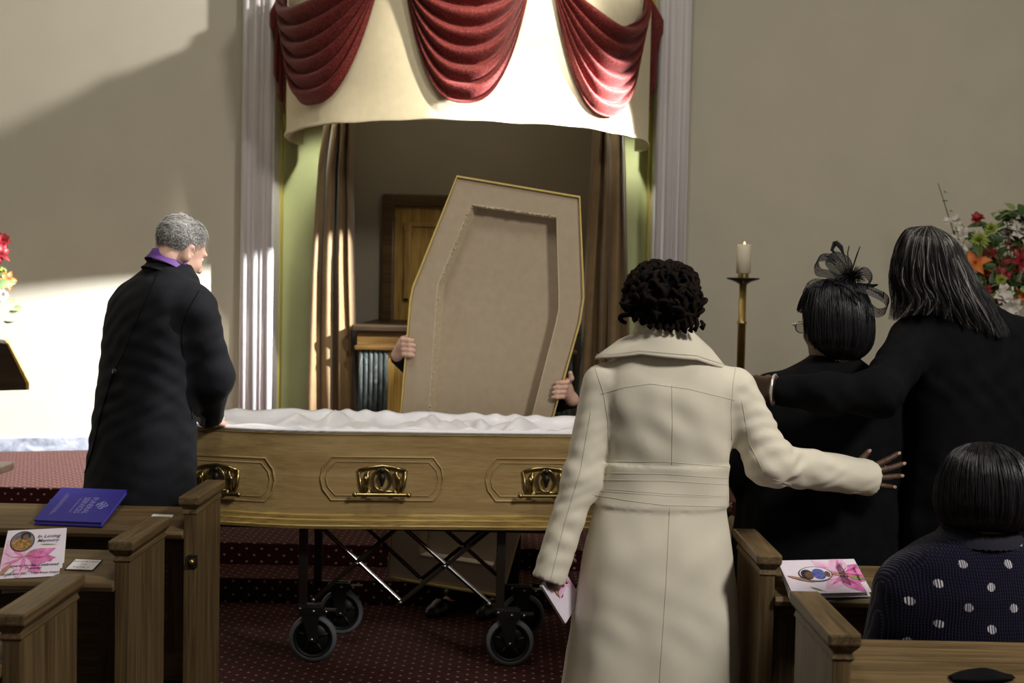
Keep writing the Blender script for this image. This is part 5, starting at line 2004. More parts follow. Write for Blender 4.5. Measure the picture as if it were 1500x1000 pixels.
        seam(bv, pxs, 0.0009, sm, coat, 'seam', 40, 0.0002)
    for i in range(2):
        seam(bv, [(886 - i * 6, 716 + i * 3), (975, 723 + i * 3), (1066, 727 + i * 2)], 0.0006, sm, coat, 'seam', 40, 0.0002)
    # hair: short twisted locs
    S = Strands()
    r = random.Random(5)
    c = Vector(at(971, 432, Y - 0.005))
    Fh = Field(c - Vector((0.16, 0.16, 0.16)), c + Vector((0.16, 0.16, 0.16)), 0.008)
    Fh.ell(c + Vector((0, 0.0, 0.0)), (0.097, 0.104, 0.086), None, 0.01)
    Fh.ell(c + Vector((0.005, -0.03, -0.055)), (0.080, 0.065, 0.045), None, 0.02)
    V, Fq = Fh.mesh(); S.base(V, Fq, 0.0)
    n = 0
    while n < 230:
        th = math.acos(r.uniform(-0.62, 1)); ph = r.random() * 2 * math.pi
        d = Vector((math.sin(th) * math.cos(ph), math.sin(th) * math.sin(ph), math.cos(th)))
        if d.y > 0.45 and d.z < 0.35: continue
        root_p = c + Vector((d.x * 0.098, d.y * 0.104, d.z * 0.086))
        # wandering curl that hugs the head
        tan = d.orthogonal().normalized(); tan.rotate(Matrix.Rotation(r.random() * 6.28, 3, d))
        if r.random() < 0.5: tan = (tan + Vector((0, 0, -0.8))).normalized()
        curlr = r.uniform(0.016, 0.030) * r.choice((-1, 1))
        L = r.uniform(0.05, 0.105)
        p = root_p.copy(); path = [p.copy()]
        dirv = (tan + d * 0.5).normalized()
        N = 16
        for i in range(N):
            nrm = (p - c); nrm = Vector((nrm.x / 0.098 ** 2, nrm.y / 0.104 ** 2, nrm.z / 0.086 ** 2)).normalized()
            dirv.rotate(Matrix.Rotation(L / N / curlr, 3, nrm))
            e = ((p.x - c.x) / 0.105) ** 2 + ((p.y - c.y) / 0.112) ** 2 + ((p.z - c.z) / 0.093) ** 2
            dirv = (dirv + nrm * (0.25 if e < 1 else -0.25) + Vector((0, 0, -0.04))).normalized()
            p = p + dirv * L / N
            path.append(p.copy())
        tone = 0.75 if r.random() < 0.03 else r.uniform(0, 0.10)
        rad = r.uniform(0.0052, 0.0072)
        # bumpy twisted cord
        fine = []
        for i in range(len(path) - 1):
            fine += [path[i], path[i].lerp(path[i + 1], 0.5)]
        fine.append(path[-1])
        nv = len(S.V)
        S.add(fine, rad, tone, 7, 0.75)
        for q in range(len(fine)):
            if q % 2:
                for k_ in range(7):
                    v = Vector(S.V[nv + q * 7 + k_]); S.V[nv + q * 7 + k_] = tuple(fine[q] + (v - fine[q]) * 1.28)
        n += 1
    # a few cords hanging at the nape and over the ears
    for (px, py, px2, py2) in ((1010, 462, 1012, 486), (1020, 465, 1018, 484), (1027, 470, 1029, 481), (990, 470, 992, 484), (975, 472, 974, 482), (955, 470, 952, 480), (920, 440, 911, 446), (1003, 465, 1003, 487), (965, 470, 963, 481), (985, 472, 982, 485)):
        a, b = at(px, py, Y - 0.09), at(px2, py2, Y - 0.10)
        S.add([a, a.lerp(b, 0.5) + Vector((0.004, -0.008, 0)), b, b + Vector((-0.004, 0.006, 0.006))], 0.0068, r.uniform(0, 0.1), 7, 0.8)
    S.build('hair', M_['hair_locs'], root)
    # booklet in the left hand
    q00, q10, q01 = at(794, 858, Y - 0.12), at(828, 912, Y - 0.10), at(812, 836, Y - 0.06)
    Mh, hw_, hh2 = frame_from(q00, at(834, 918, Y - 0.115), at(828, 838, Y - 0.06))
    # cover faces the camera
    xax = (Vector(at(836, 925, Y - 0.06)) - Vector(q00)); yax = Vector(at(830, 840, Y - 0.03)) - Vector(q00)
    Mh, hw_, hh2 = frame_from(q00, Vector(q00) + xax.normalized() * 0.15, Vector(q00) + yax.normalized() * 0.11)
    if Mh.col[2].y > 0: pass
    hb, pr, zc = booklet(Mh, hw_, 0.105, 'pink memorial booklet held in the hand of the cream coat', 'held', 4)
    pr(ellipse((0.36 * hw_, 0.45 * hh2), 0.22 * hw_, 0.17 * hh2), 'oval_border', M_['print_black'])
    pr(ellipse((0.36 * hw_, 0.45 * hh2), 0.19 * hw_, 0.145 * hh2), 'oval_picture', M_['print_bud'])
    lily(pr, (0.25 * hw_, 0.85 * hh2), 0.07, [0.2, 1.6, 2.9, 4.4, 5.4])
    return root


# ================================================================ funeral director at the head of the coffin
def director():
    Y = 4.78
    yaw = math.radians(-48)
    root = thing('person', (at(215, 700, Y).x, Y, 0), 'grey-haired person in a black tailcoat bending over the coffin', 'person')
    rows = rows_at(Y, [(250, 386, 0.070, 0.068, 0.068), (247, 396, 0.110, 0.085, 0.080), (243, 407, 0.165, 0.105, 0.105), (234, 421, 0.222, 0.125, 0.125), (229, 440, 0.248, 0.140, 0.145), (226, 480, 0.250, 0.160, 0.160), (218, 545, 0.234, 0.165, 0.160),
                       (211, 610, 0.232, 0.175, 0.168), (206, 680, 0.238, 0.190, 0.182), (201, 760, 0.246, 0.205, 0.195), (198, 850, 0.250, 0.21, 0.20)])
    fwd = Vector((-math.sin(yaw), math.cos(yaw), 0)); lat = Vector((math.cos(yaw), math.sin(yaw), 0))
    ctr = Vector(rows[4][:3])
    shR = at(290, 452, Y - 0.13); elR = at(313, 552, Y - 0.05); wrR = at(307, 612, Y + 0.15)
    shL = ctr - lat * 0.20 + Vector((0, 0, -0.03)); elL = shL + fwd * 0.02 + Vector((0, 0.0, -0.30)); wrL = elL + fwd * 0.06 + lat * 0.03 + Vector((0, 0, -0.22))
    fl = lambda th, Z: np.clip((1.0 - Z) / 0.5, 0, 1) * (0.022 * np.sin(4 * th + 0.3) + 0.012 * np.sin(9 * th + 1 + 2 * Z))
    lo, hi = bounds([(r[0] - 0.33, r[1] - 0.33, r[2]) for r in rows] + [(r[0] + 0.33, r[1] + 0.33, r[2]) for r in rows] + [wrR, elR], 0.10)
    C = Field(lo, hi, 0.0085)
    C.torso(rows, yaw, 0.02, folds=fl, p=2.4)
    C.chain([shR, elR, wrR], [0.074, 0.070, 0.052], 0.05, True)
    C.chain([shL, elL, wrL], [0.072, 0.062, 0.050], 0.035, True)
    rg = ridges([((0.4, 0.2, 1.0), 70), ((-0.5, 0.3, 0.9), 90)], 3, 1.0, 0.9)
    coat = C.build('tailcoat', M_['black_wool'], root, lambda V, N: 0.0028 * rg(V) * np.clip((V[:, 2] - 0.6) / 0.4, 0.3, 1))
    hc = at(265, 365, Y + 0.01)
    R = rot(-40, -28, 8)
    B = Field(*bounds([hc, (hc.x - 0.45, Y - 0.35, 0.0), (hc.x + 0.2, Y + 0.45, 1.8), wrR + Vector((0.1, 0.15, 0)), wrL], 0.10), 0.006)
    nk = at(250, 408, Y)
    T = head(B, hc, R, 1.02, nk, (0.062, 0.07))
    B.torso(rows[3:8], yaw, 0.03, shrink=0.05)
    hip = Vector(rows[7][:3])
    for sx in (-0.1, 0.1):
        q = hip + lat * sx
        B.chain([(q.x, q.y, 0.9), (q.x, q.y, 0.48), (q.x, q.y, 0.09)], [0.09, 0.06, 0.042], 0.03)
        B.capsule((q.x, q.y, 0.06), Vector((q.x, q.y, 0.045)) + fwd * 0.12, 0.034, 0.030, 0.02)
    B.chain([shR, elR, wrR], [0.05, 0.042, 0.030], 0.03)
    B.chain([shL, elL, wrL], [0.05, 0.042, 0.030], 0.03)
    hand(B, wrR, Vector((0.25, 0.95, -0.12)), (-0.6, 0.2, 0.7), 1.0, curl=(15, 20, 15), spread=4, thumb=(35, 15), pn=(0.1, -0.1, -1))
    hand(B, wrL, fwd * 0.2 + Vector((0, 0, -1)), fwd, 1.0, curl=(25, 30, 20), spread=3, thumb=(30, 20), pn=lat)
    body = B.build('body', M_['skin_light'], root)
    eyes(T, R, 1.02, body)
    # trousers and shoes
    Tm = Field((hip.x - 0.35, hip.y - 0.3, 0.05), (hip.x + 0.35, hip.y + 0.3, 0.95), 0.010)
    for sx in (-0.1, 0.1):
        q = hip + lat * sx
        Tm.chain([(q.x, q.y, 0.86), (q.x, q.y, 0.48), (q.x, q.y, 0.09)], [0.105, 0.085, 0.075], 0.03, True)
    Tm.build('trousers', M_['black_cloth'], root)
    shoes(root, [(tuple(Vector((hip.x, hip.y, 0)) + lat * sx - fwd * 0.06), tuple(Vector((hip.x, hip.y, 0)) + lat * sx * 1.2 + fwd * 0.22)) for sx in (-0.1, 0.1)])
    # shirt collar and purple ribbon, tilted rings round the neck

    def ring(name, mat, c, rx, ry, h, tilt, thick, zoff, flare=0.0):
        P = []
        Rm = Matrix.Rotation(yaw, 3, 'Z') @ Matrix.Rotation(math.radians(tilt), 3, 'X')
        for z, e in ((-h / 2, flare), (-h / 4, flare * 0.6), (0, 0.2 * flare), (h / 2, 0), (h / 2 - 0.001, -thick), (-h / 2, -thick + flare)):
            P.append([c + Rm @ Vector(((rx + e) * math.cos(a), (ry + e) * math.sin(a), z + zoff)) for a in np.linspace(0, 2 * math.pi, 49)[:-1]])
        P.append(P[0])
        return MB().grid(P, True).build(name, mat, root, smooth=True)
    nc = at(251, 383, Y)
    ring('shirt_collar', M_['white_cotton'], Vector(nc), 0.075, 0.080, 0.060, -26, 0.004, 0.014)
    ring('ribbon', M_['purple_ribbon'], Vector(nc), 0.079, 0.085, 0.044, -26, 0.004, -0.008, 0.012)
    cl = ring('coat_collar', M_['black_wool'], Vector(at(249, 394, Y)), 0.084, 0.090, 0.034, -22, 0.006, -0.016, 0.014)
    # tailcoat details
    bv = surf(coat)
    seam(bv, [(232, 400), (205, 460), (180, 520), (166, 546)], 0.0013, M_['black_cloth'], coat, 'back_seam', 30, 0.0008)
    seam(bv, [(166, 546), (150, 600), (136, 660), (122, 700), (118, 740)], 0.0040, M_['black_cloth'], coat, 'tail_vent', 30, 0.0005)
    seam(bv, [(292, 425), (275, 455), (266, 480), (268, 520)], 0.0015, M_['black_cloth'], coat, 'armhole_seam', 24, 0.0006)
    for p in ((141, 543), (168, 544)):
        h, nn, _, _ = bv.ray_cast(CAM, ray(*p).normalized())
        if h is not None:
            MB().lathe([(0.003, 0.006), (0.011, 0.005), (0.012, 0.002), (0.011, 0)], h, nn, 16).build('button', M_['shoe_leather'], coat, smooth=True)
    fp = []
    for p in ((279, 596), (301, 612), (300, 625), (281, 612)):
        h, nn, _, _ = bv.ray_cast(CAM, ray(*p).normalized())
        if h is not None: fp.append(h + nn * 0.004)
    if len(fp) == 4: MB().prism(fp, (0, 0.006, 0)).build('pocket_flap', M_['black_wool'], coat)
    # short grey hair
    S = Strands(); r = random.Random(8)
    RM = Matrix(R.tolist()); c = Vector(hc)
    s = 1.02
    def scalp(th, ph, off):
        d = Vector((math.sin(th) * math.cos(ph), math.sin(th) * math.sin(ph), math.cos(th)))
        return c + RM @ (Vector((d.x * (0.0765 + off), -0.018 + d.y * (0.095 + off), 0.038 + d.z * (0.082 + off))) * s), RM @ d
    rows_h = []
    def lim(ph):
        a = (ph - math.pi / 2 + math.pi) % (2 * math.pi) - math.pi     # 0 = front
        return float(np.interp(abs(a), [0, 0.7, 1.1, 1.45, 1.9, math.pi], [0.62, 0.78, 1.2, 1.7, 2.3, 2.75]))
    for i in range(18):
        rows_h.append([scalp(lim(2 * math.pi * j / 60) * i / 17, 2 * math.pi * j / 60, 0.003 if i < 17 else -0.004)[0] for j in range(60)])
    m = MB().grid([list(reversed(x)) for x in rows_h], True)
    S.base(m.V, m.F, 0.42)
    for _ in range(2600):
        ph = r.random() * 2 * math.pi; th = lim(ph) * math.sqrt(r.random()) * 1.02
        p, n_ = scalp(th, ph, 0.002)
        p2, _ = scalp(th + 0.16 + r.uniform(-.1, .1), ph + r.uniform(-.25, .25), 0.006)
        p3, _ = scalp(th + 0.28 + r.uniform(-.1, .1), ph + r.uniform(-.3, .3), 0.009 + r.uniform(-.004, .005))
        # patchy dark and white
        patch = 0.5 + 0.5 * math.sin(ph * 3 + th * 4) * math.sin(th * 7 + 1)
        S.add([p, p2, p3], 0.0011, min(1, max(0, 0.35 + 0.6 * r.random() + 0.35 * (patch - 0.5))), 3)
    S.build('hair', M_['hair_grey'], root)
    return root


# ================================================================ woman with the fascinator
def woman_fascinator():
    Y = 4.08
    root = thing('person', (at(1210, 700, Y).x, Y, 0), 'person in a black dress with a black bob under a feathered fascinator', 'person')
    rows = rows_at(Y, [(1222, 520, 0.062, 0.062, 0.062), (1221, 530, 0.085, 0.075, 0.075), (1219, 538, 0.145, 0.090, 0.085), (1217, 548, 0.185, 0.105, 0.100), (1214, 565, 0.215, 0.115, 0.115), (1208, 600, 0.235, 0.125, 0.130), (1203, 660, 0.245, 0.135, 0.140),
                       (1200, 720, 0.255, 0.145, 0.145), (1198, 800, 0.275, 0.155, 0.155), (1198, 900, 0.290, 0.160, 0.165), (1198, 1010, 0.30, 0.165, 0.165)])
    rows.append((rows[-1][0], rows[-1][1], 0.12, 0.31, 0.17, 0.17))
    yaw = math.radians(6)
    fl = lambda th, Z: np.clip((1.25 - Z) / 0.4, 0, 1) * (0.030 * np.sin(7 * th + 0.3) + 0.022 * np.sin(13 * th + 1 + 1.5 * Z))
    shL, elL, wrL = at(1128, 578, Y), at(1096, 690, Y + 0.03), at(1120, 770, Y + 0.16)
    shR, elR, wrR = at(1292, 580, Y), at(1310, 690, Y + 0.03), at(1285, 775, Y + 0.16)
    lo, hi = bounds([(r_[0] - 0.36, r_[1] - 0.2, r_[2]) for r_ in rows] + [(r_[0] + 0.36, r_[1] + 0.2, r_[2]) for r_ in rows] + [wrL, wrR], 0.08)
    C = Field(lo, hi, 0.009)
    C.torso(rows, yaw, 0.02, folds=fl)
    C.chain([shL, elL, wrL], [0.070, 0.066, 0.055], 0.04, True)
    C.chain([shR, elR, wrR], [0.070, 0.066, 0.055], 0.04, True)
    C.build('dress', M_['black_cloth'], root)
    hc = at(1219, 476, Y); R = rot(30, -8, 3)
    B = Field(*bounds([hc, (hc.x - 0.33, Y - 0.2, 0), (hc.x + 0.33, Y + 0.3, 1.7)], 0.10), 0.006)
    T = head(B, hc, R, 1.0, at(1221, 545, Y), (0.058, 0.066))
    B.torso(rows[4:9], yaw, 0.03, shrink=0.05)
    for sx in (-0.1, 0.1):
        B.chain([(rows[8][0] + sx, Y, 0.85), (rows[8][0] + sx, Y, 0.45), (rows[8][0] + sx, Y, 0.09)], [0.09, 0.06, 0.042], 0.03)
        B.capsule((rows[8][0] + sx, Y, 0.06), (rows[8][0] + sx, Y + 0.11, 0.045), 0.033, 0.03, 0.02)
    B.chain([shL, elL, wrL], [0.046, 0.04, 0.028], 0.03)
    B.chain([shR, elR, wrR], [0.046, 0.04, 0.028], 0.03)
    hand(B, wrL, (0.8, 0.5, 0.0), (0, 0.2, 1), 0.92, curl=(20, 25, 15), spread=3, thumb=(35, 15), pn=(0.4, -0.9, 0))
    hand(B, wrR, (-0.8, 0.5, 0.0), (0, 0.2, 1), 0.92, curl=(20, 25, 15), spread=3, thumb=(35, 15), pn=(-0.4, -0.9, 0))
    body = B.build('body', M_['skin_brown'], root)
    eyes(T, R, 1.0, body)
    shoes(root, [((rows[8][0] + sx, Y - 0.05, 0.0), (rows[8][0] + sx * 1.15, Y + 0.18, 0.0)) for sx in (-0.1, 0.1)])
    S, shell = bob_hair(tuple(at(1223, 468, Y)), R, [(0.0, 0.136), (0.040, 0.131), (0.074, 0.114), (0.098, 0.082), (0.112, 0.042), (0.119, 0.0), (0.120, -0.045), (0.116, -0.080), (0.103, -0.108), (0.080, -0.128), (0.060, -0.136)], 1.03, 1.02, 1700, 3, face=90, hem=0.70)
    S.build('hair', M_['hair_black'], root)
    # glasses
    gl = MB()
    for sx in (-1, 1):
        rim = [T(sx * 0.034 + 0.024 * math.cos(a), 0.112, 0.002 + 0.019 * math.sin(a)) for a in np.linspace(0, 2 * math.pi, 25)[:-1]]
        gl.tube(rim, 0.0013, 6, closed=True)
        gl.tube([T(sx * 0.058, 0.112, 0.006), T(sx * 0.086, 0.095, 0.008), T(sx * 0.087, 0.0, 0.008), T(sx * 0.085, -0.02, -0.004)], 0.0022, 6)
    gl.tube([T(-0.011, 0.113, 0.006), T(0, 0.116, 0.009), T(0.011, 0.113, 0.006)], 0.0013, 6)
    g = gl.build('glasses', M_['silver_bracelet'], root, smooth=True)
    for sx in (-1, 1):
        Rm = Matrix(R.tolist())
        MB().ball(T(sx * 0.034, 0.112, 0.002), (0.023, 0.0012, 0.018), 14, 8, Rm).build('lens', M_['lens_glass'], g, smooth=True)
    # necklace
    c = Vector(at(1221, 531, Y))
    m = MB()
    for i in range(40):
        a = 2 * math.pi * i / 40
        m.ball(c + Vector((0.072 * math.cos(a), 0.072 * math.sin(a), -0.012 * math.sin(a))), 0.0035, 6, 4)
    tag(m.build('bead_necklace', M_['silver_bracelet'], root, smooth=True), kind='stuff')
    # ---- fascinator
    fc = thing('fascinator', tuple(at(1232, 410, Y)), 'black net and feather fascinator pinned on the black bob', 'fascinator')
    Yf = Y - 0.02
    base_p = Vector(at(1236, 413, Yf))
    MB().ball(base_p, (0.030, 0.030, 0.014), 16, 10).build('base_button', M_['black_cloth'], fc, smooth=True)
    band = [shell(math.radians(a), 0.40 + 0.02 * math.sin(a), 0.004) for a in range(0, 181, 10)]
    # alice band over the top of the head
    bp = [at(1222, 415, Y - 0.06), at(1232, 416, Y - 0.10), at(1245, 424, Y - 0.117), at(1257, 436, Y - 0.118), at(1261, 442, Y - 0.115)]
    MB().tube(bp, 0.004, 6).build('head_band', M_['purple_ribbon'] if False else M_['black_wool'], fc, smooth=True)

    def loop(pxs, width, mat, lines, name='net_loop', dy=0.0):
        pts = [Vector(at(x, y, Yf + z)) for x, y, z in pxs]
        # smooth closed-ish path by Catmull-Rom
        path = []
        for i in range(len(pts) - 1):
            p0, p1, p2, p3 = pts[max(i - 1, 0)], pts[i], pts[i + 1], pts[min(i + 2, len(pts) - 1)]
            for t in np.linspace(0, 1, 9)[:-1]:
                path.append(0.5 * ((2 * p1) + (p2 - p0) * t + (2 * p0 - 5 * p1 + 4 * p2 - p3) * t * t + (3 * p1 - p0 - 3 * p2 + p3) * t ** 3))
        path.append(pts[-1])
        ax = Vector((0.25, 1, 0.1)).normalized()
        rows_ = []
        nl = 9
        for j in range(nl):
            f = j / (nl - 1) - 0.5
            rows_.append([p + ax * width * f * (0.4 + 0.6 * math.sin(math.pi * (i + 1) / (len(path) + 1))) + Vector((0.012 * f, 0, 0.02 * f)) for i, p in enumerate(path)])
        o = MB().grid(rows_).build(name, mat, fc, smooth=True)
        m_ = MB()
        for j in range(0, nl, max(1, nl // lines)):
            m_.tube(rows_[j], 0.0008, 4)
        m_.tube(rows_[-1], 0.0011, 4)
        tag(m_.build('net_cords', M_['black_wool'], o), kind='stuff')
    loop([(1236, 414, 0), (1215, 402, -0.02), (1199, 398, -0.01), (1196, 384, 0), (1204, 377, 0.01), (1222, 380, 0.01), (1236, 396, 0), (1238, 412, 0)], 0.06, M_['black_net'], 5)
    loop([(1236, 414, 0), (1222, 395, -0.03), (1212, 380, -0.03), (1224, 374, -0.02), (1242, 384, -0.02), (1246, 402, -0.01), (1238, 413, 0)], 0.05, M_['black_net'], 5)
    loop([(1206, 414, -0.05), (1190, 414, -0.03), (1180, 420, -0.01), (1179, 426, 0.02)], 0.05, M_['black_net'], 4)
    loop([(1236, 416, 0), (1252, 402, -0.02), (1266, 397, -0.02), (1275, 408, -0.02), (1270, 420, -0.02), (1245, 418, 0)], 0.045, M_['black_net'], 5)
    loop([(1240, 418, 0), (1262, 422, -0.04), (1284, 430, -0.04), (1299, 440, -0.03), (1298, 454, -0.03), (1284, 458, -0.03), (1270, 446, -0.04), (1258, 428, -0.04)], 0.075, M_['black_crin'], 9, 'crin_loop')
    loop([(1262, 428, -0.06), (1272, 450, -0.06), (1276, 470, -0.05), (1274, 490, -0.03)], 0.05, M_['black_net'], 4)
    # marabou fluff
    S2 = Strands(); r = random.Random(2)
    cc = Vector(at(1248, 406, Yf - 0.02))
    for _ in range(420):
        d = Vector((r.gauss(0, 1), r.gauss(0, 0.7), r.gauss(0.15, 0.8))).normalized()
        L = r.uniform(0.02, 0.052)
        S2.add([cc, cc + d * L * 0.5 + Vector((0, 0, 0.004)), cc + d * L + Vector((r.uniform(-.006, .006), 0, r.uniform(-.006, .004)))], 0.0009, r.random() * 0.3, 3)
    tag(S2.build('marabou_tuft', M_['hair_black'], fc), kind='stuff')

    def feather(pxs, wid, seed):
        pts = [Vector(at(x, y, Yf)) for x, y in pxs]
        m_ = MB().tube(pts, 0.0012, 5)
        n_ = len(pts)
        q = MB()
        up, dn = [], []
        for i, p in enumerate(pts):
            t_ = (pts[min(i + 1, n_ - 1)] - pts[max(i - 1, 0)]).normalized()
            sd = Vector((t_.z, 0, -t_.x))
            w_ = wid[i]
            up.append(p + sd * w_ + Vector((0, 0.003, 0))); dn.append(p - sd * w_ + Vector((0, -0.003, 0)))
        o = m_.build('feather_quill', M_['black_wool'], fc)
        q.grid([up, pts, dn]).build('feather_vane', M_['black_wool'], o, smooth=True, solid=0.0015)
    feather([(1245, 405), (1238, 388), (1226, 374), (1219, 366), (1223, 356), (1227, 353)], [0.001, 0.001, 0.001, 0.006, 0.008, 0.001], 1)
    feather([(1245, 405), (1241, 388), (1236, 372), (1232, 362), (1227, 357), (1223, 353)], [0.001, 0.001, 0.003, 0.008, 0.008, 0.001], 2)
    feather([(1243, 400), (1243, 380), (1242, 370), (1244, 360)], [0.001, 0.002, 0.002, 0.001], 3)
    feather([(1248, 400), (1252, 384), (1256, 372), (1260, 361)], [0.001, 0.0025, 0.0025, 0.001], 4)
    feather([(1250, 415), (1265, 417), (1278, 419), (1286, 417)], [0.001, 0.004, 0.006, 0.002], 5)
    feather([(1256, 418), (1275, 424), (1288, 430), (1294, 436), (1295, 427)], [0.001, 0.001, 0.004, 0.008, 0.001], 6)
    feather([(1225, 384), (1216, 376), (1208, 374)], [0.001, 0.004, 0.001], 7)
    return root


# ================================================================ long-haired woman in black
def woman_long_hair():
    Y = 4.06
    root = thing('person', (at(1420, 700, Y).x, Y, 0), 'person in black with long dark grey-streaked hair hugging the woman beside', 'person')
    yaw = math.radians(14)
    rows = rows_at(Y, [(1398, 425, 0.060, 0.060, 0.060), (1402, 438, 0.090, 0.075, 0.075), (1408, 452, 0.150, 0.095, 0.090), (1414, 470, 0.200, 0.110, 0.110), (1420, 500, 0.225, 0.120, 0.125), (1424, 560, 0.228, 0.130, 0.138), (1424, 640, 0.222, 0.135, 0.135),
                       (1422, 720, 0.228, 0.145, 0.145), (1422, 800, 0.245, 0.155, 0.160), (1424, 900, 0.255, 0.160, 0.165), (1424, 1010, 0.26, 0.165, 0.165)])
    rows.append((rows[-1][0], rows[-1][1], 0.15, 0.27, 0.17, 0.17))
    fl = lambda th, Z: np.clip((1.3 - Z) / 0.5, 0, 1) * (0.022 * np.sin(6 * th + 0.3) + 0.014 * np.sin(11 * th + 1 + 2 * Z))
    shL, elL, wrL = at(1340, 500, Y - 0.02), at(1287, 576, Y - 0.31), at(1138, 571, Y - 0.25)
    shR = at(1500, 500, Y + 0.02); elR = at(1530, 630, Y + 0.03); wrR = at(1495, 720, Y + 0.18)
    lo, hi = bounds([(r_[0] - 0.33, r_[1] - 0.2, r_[2]) for r_ in rows] + [(r_[0] + 0.33, r_[1] + 0.2, r_[2]) for r_ in rows] + [wrL, elL], 0.10)
    C = Field(lo, hi, 0.009)
    C.torso(rows, yaw, 0.02, folds=fl)
    mid = at(1210, 577, Y - 0.31)
    C.chain([shL, elL, mid, wrL], [0.080, 0.066, 0.056, 0.047], 0.045, True)
    C.chain([shR, elR, wrR], [0.080, 0.066, 0.055], 0.04, True)
    rg = ridges([((0.9, 0.2, 0.5), 75), ((0.5, 0.3, -0.8), 60)], 13, 1.0, 0.9)
    C.build('black_top', M_['black_cloth'], root, lambda V, N: 0.0030 * rg(V))
    hc = at(1362, 402, Y - 0.0); R = rot(24, -14, -6)
    B = Field(*bounds([hc, (hc.x - 0.3, Y - 0.3, 0), (hc.x + 0.55, Y + 0.3, 1.8), at(1095, 570, Y - 0.2)], 0.10), 0.006)
    T = head(B, hc, R, 1.0, at(1396, 452, Y), (0.058, 0.066))
    B.torso(rows[4:9], yaw, 0.03, shrink=0.05)
    for sx in (-0.1, 0.1):
        B.chain([(rows[8][0] + sx, Y, 0.85), (rows[8][0] + sx, Y, 0.45), (rows[8][0] + sx, Y, 0.09)], [0.09, 0.06, 0.042], 0.03)
        B.capsule((rows[8][0] + sx, Y, 0.06), (rows[8][0] + sx, Y + 0.11, 0.045), 0.033, 0.03, 0.02)
    wl = at(1140, 571, Y - 0.25)
    B.chain([shL, elL, mid, wl], [0.050, 0.042, 0.034, 0.028], 0.03)
    B.chain([shR, elR, wrR], [0.050, 0.042, 0.028], 0.03)
    hand(B, wl, at(1104, 569, Y - 0.17) - wl, (0.0, 0.30, 1), 1.08, curl=[(32, 40, 25)] * 4, spread=3, thumb=(14, 28), pn=(0.5, 0.85, -0.1), rfac=1.08)
    hand(B, wrR, (-0.6, 0.7, 0), (0, 0.2, 1), 0.95, curl=(20, 25, 15), spread=3, thumb=(35, 15), pn=(-0.5, -0.8, 0))
    body = B.build('body', M_['skin_dark'], root)
    eyes(T, R, 1.0, body)
    shoes(root, [((rows[8][0] + sx, Y - 0.05, 0.0), (rows[8][0] + sx * 1.15, Y + 0.18, 0.0)) for sx in (-0.1, 0.1)])
    # bracelet
    c = Vector(at(1134, 571, Y - 0.245))
    ax = (Vector(wrL) - Vector(mid)).normalized(); u = ax.orthogonal().normalized(); w_ = ax.cross(u)
    rp = [c + (u * math.cos(a) + w_ * math.sin(a)) * 0.046 for a in np.linspace(0, 2 * math.pi, 33)[:-1]]
    br = tag(MB().tube(rp, 0.0045, 8, closed=True).build('bracelet', M_['silver_bracelet'], smooth=True), 'pale silver bracelet on the wrist across the black dress', 'bracelet')
    # hair: guided long waves
    S = Strands(); r = random.Random(12)
    Fh = Field(Vector(hc) - Vector((0.2, 0.2, 0.25)), Vector(hc) + Vector((0.2, 0.2, 0.2)), 0.009)
    Tn = lambda x, y, z: np.array(hc) + R @ np.array((x, y, z))
    Fh.ell(Tn(0, -0.022, 0.042), (0.078, 0.095, 0.084), R, 0.01)
    Fh.ell(Tn(0, -0.060, -0.06), (0.070, 0.040, 0.09), R, 0.03)
    V, Fq = Fh.mesh(); S.base(V, Fq, 0.02)
    # guides given as (px, py, dY) from parting to tip, fanned left to right
    G = [
        [(1352, 333, 0.02), (1326, 338, 0.04), (1311, 365, 0.06), (1305, 400, 0.07), (1306, 435, 0.06), (1304, 468, 0.05)],
        [(1352, 331, -0.02), (1326, 337, -0.01), (1311, 368, 0.0), (1306, 405, 0.01), (1312, 440, 0.0), (1308, 470, -0.01)],
        [(1354, 331, -0.04), (1334, 340, -0.07), (1321, 372, -0.085), (1317, 408, -0.085), (1327, 440, -0.09), (1316, 466, -0.09)],
        [(1357, 331, -0.05), (1345, 345, -0.10), (1338, 378, -0.115), (1340, 412, -0.12), (1352, 438, -0.13), (1340, 462, -0.135)],
        [(1360, 331, -0.05), (1360, 348, -0.11), (1360, 382, -0.125), (1366, 414, -0.13), (1376, 438, -0.14), (1374, 462, -0.15)],
        [(1363, 331, -0.05), (1376, 348, -0.105), (1384, 380, -0.115), (1392, 414, -0.125), (1404, 446, -0.14), (1422, 480, -0.145)],
        [(1365, 331, -0.04), (1388, 348, -0.085), (1400, 378, -0.095), (1412, 412, -0.105), (1428, 446, -0.125), (1448, 488, -0.14)],
        [(1366, 331, -0.02), (1394, 347, -0.045), (1411, 378, -0.055), (1428, 412, -0.07), (1446, 448, -0.105), (1470, 496, -0.135)],
        [(1366, 331, 0.0), (1395, 346, 0.0), (1415, 378, 0.0), (1434, 412, -0.02), (1455, 446, -0.08), (1478, 492, -0.13)],
        [(1362, 331, 0.03), (1390, 346, 0.05), (1410, 380, 0.05), (1424, 412, 0.03), (1444, 440, -0.04), (1466, 480, -0.12)]]
    GP = np.array([[tuple(at(x, y, Y + dy)) for x, y, dy in g] for g in G])
    nG = len(G)
    ti = np.linspace(0, 5, 19)
    # gentle resample
    def crow(P, t):
        i = min(int(t), 4); f = t - i
        p0, p1, p2, p3 = P[max(i - 1, 0)], P[i], P[i + 1], P[min(i + 2, 5)]
        return 0.5 * (2 * p1 + (p2 - p0) * f + (2 * p0 - 5 * p1 + 4 * p2 - p3) * f * f + (3 * p1 - p0 - 3 * p2 + p3) * f ** 3)
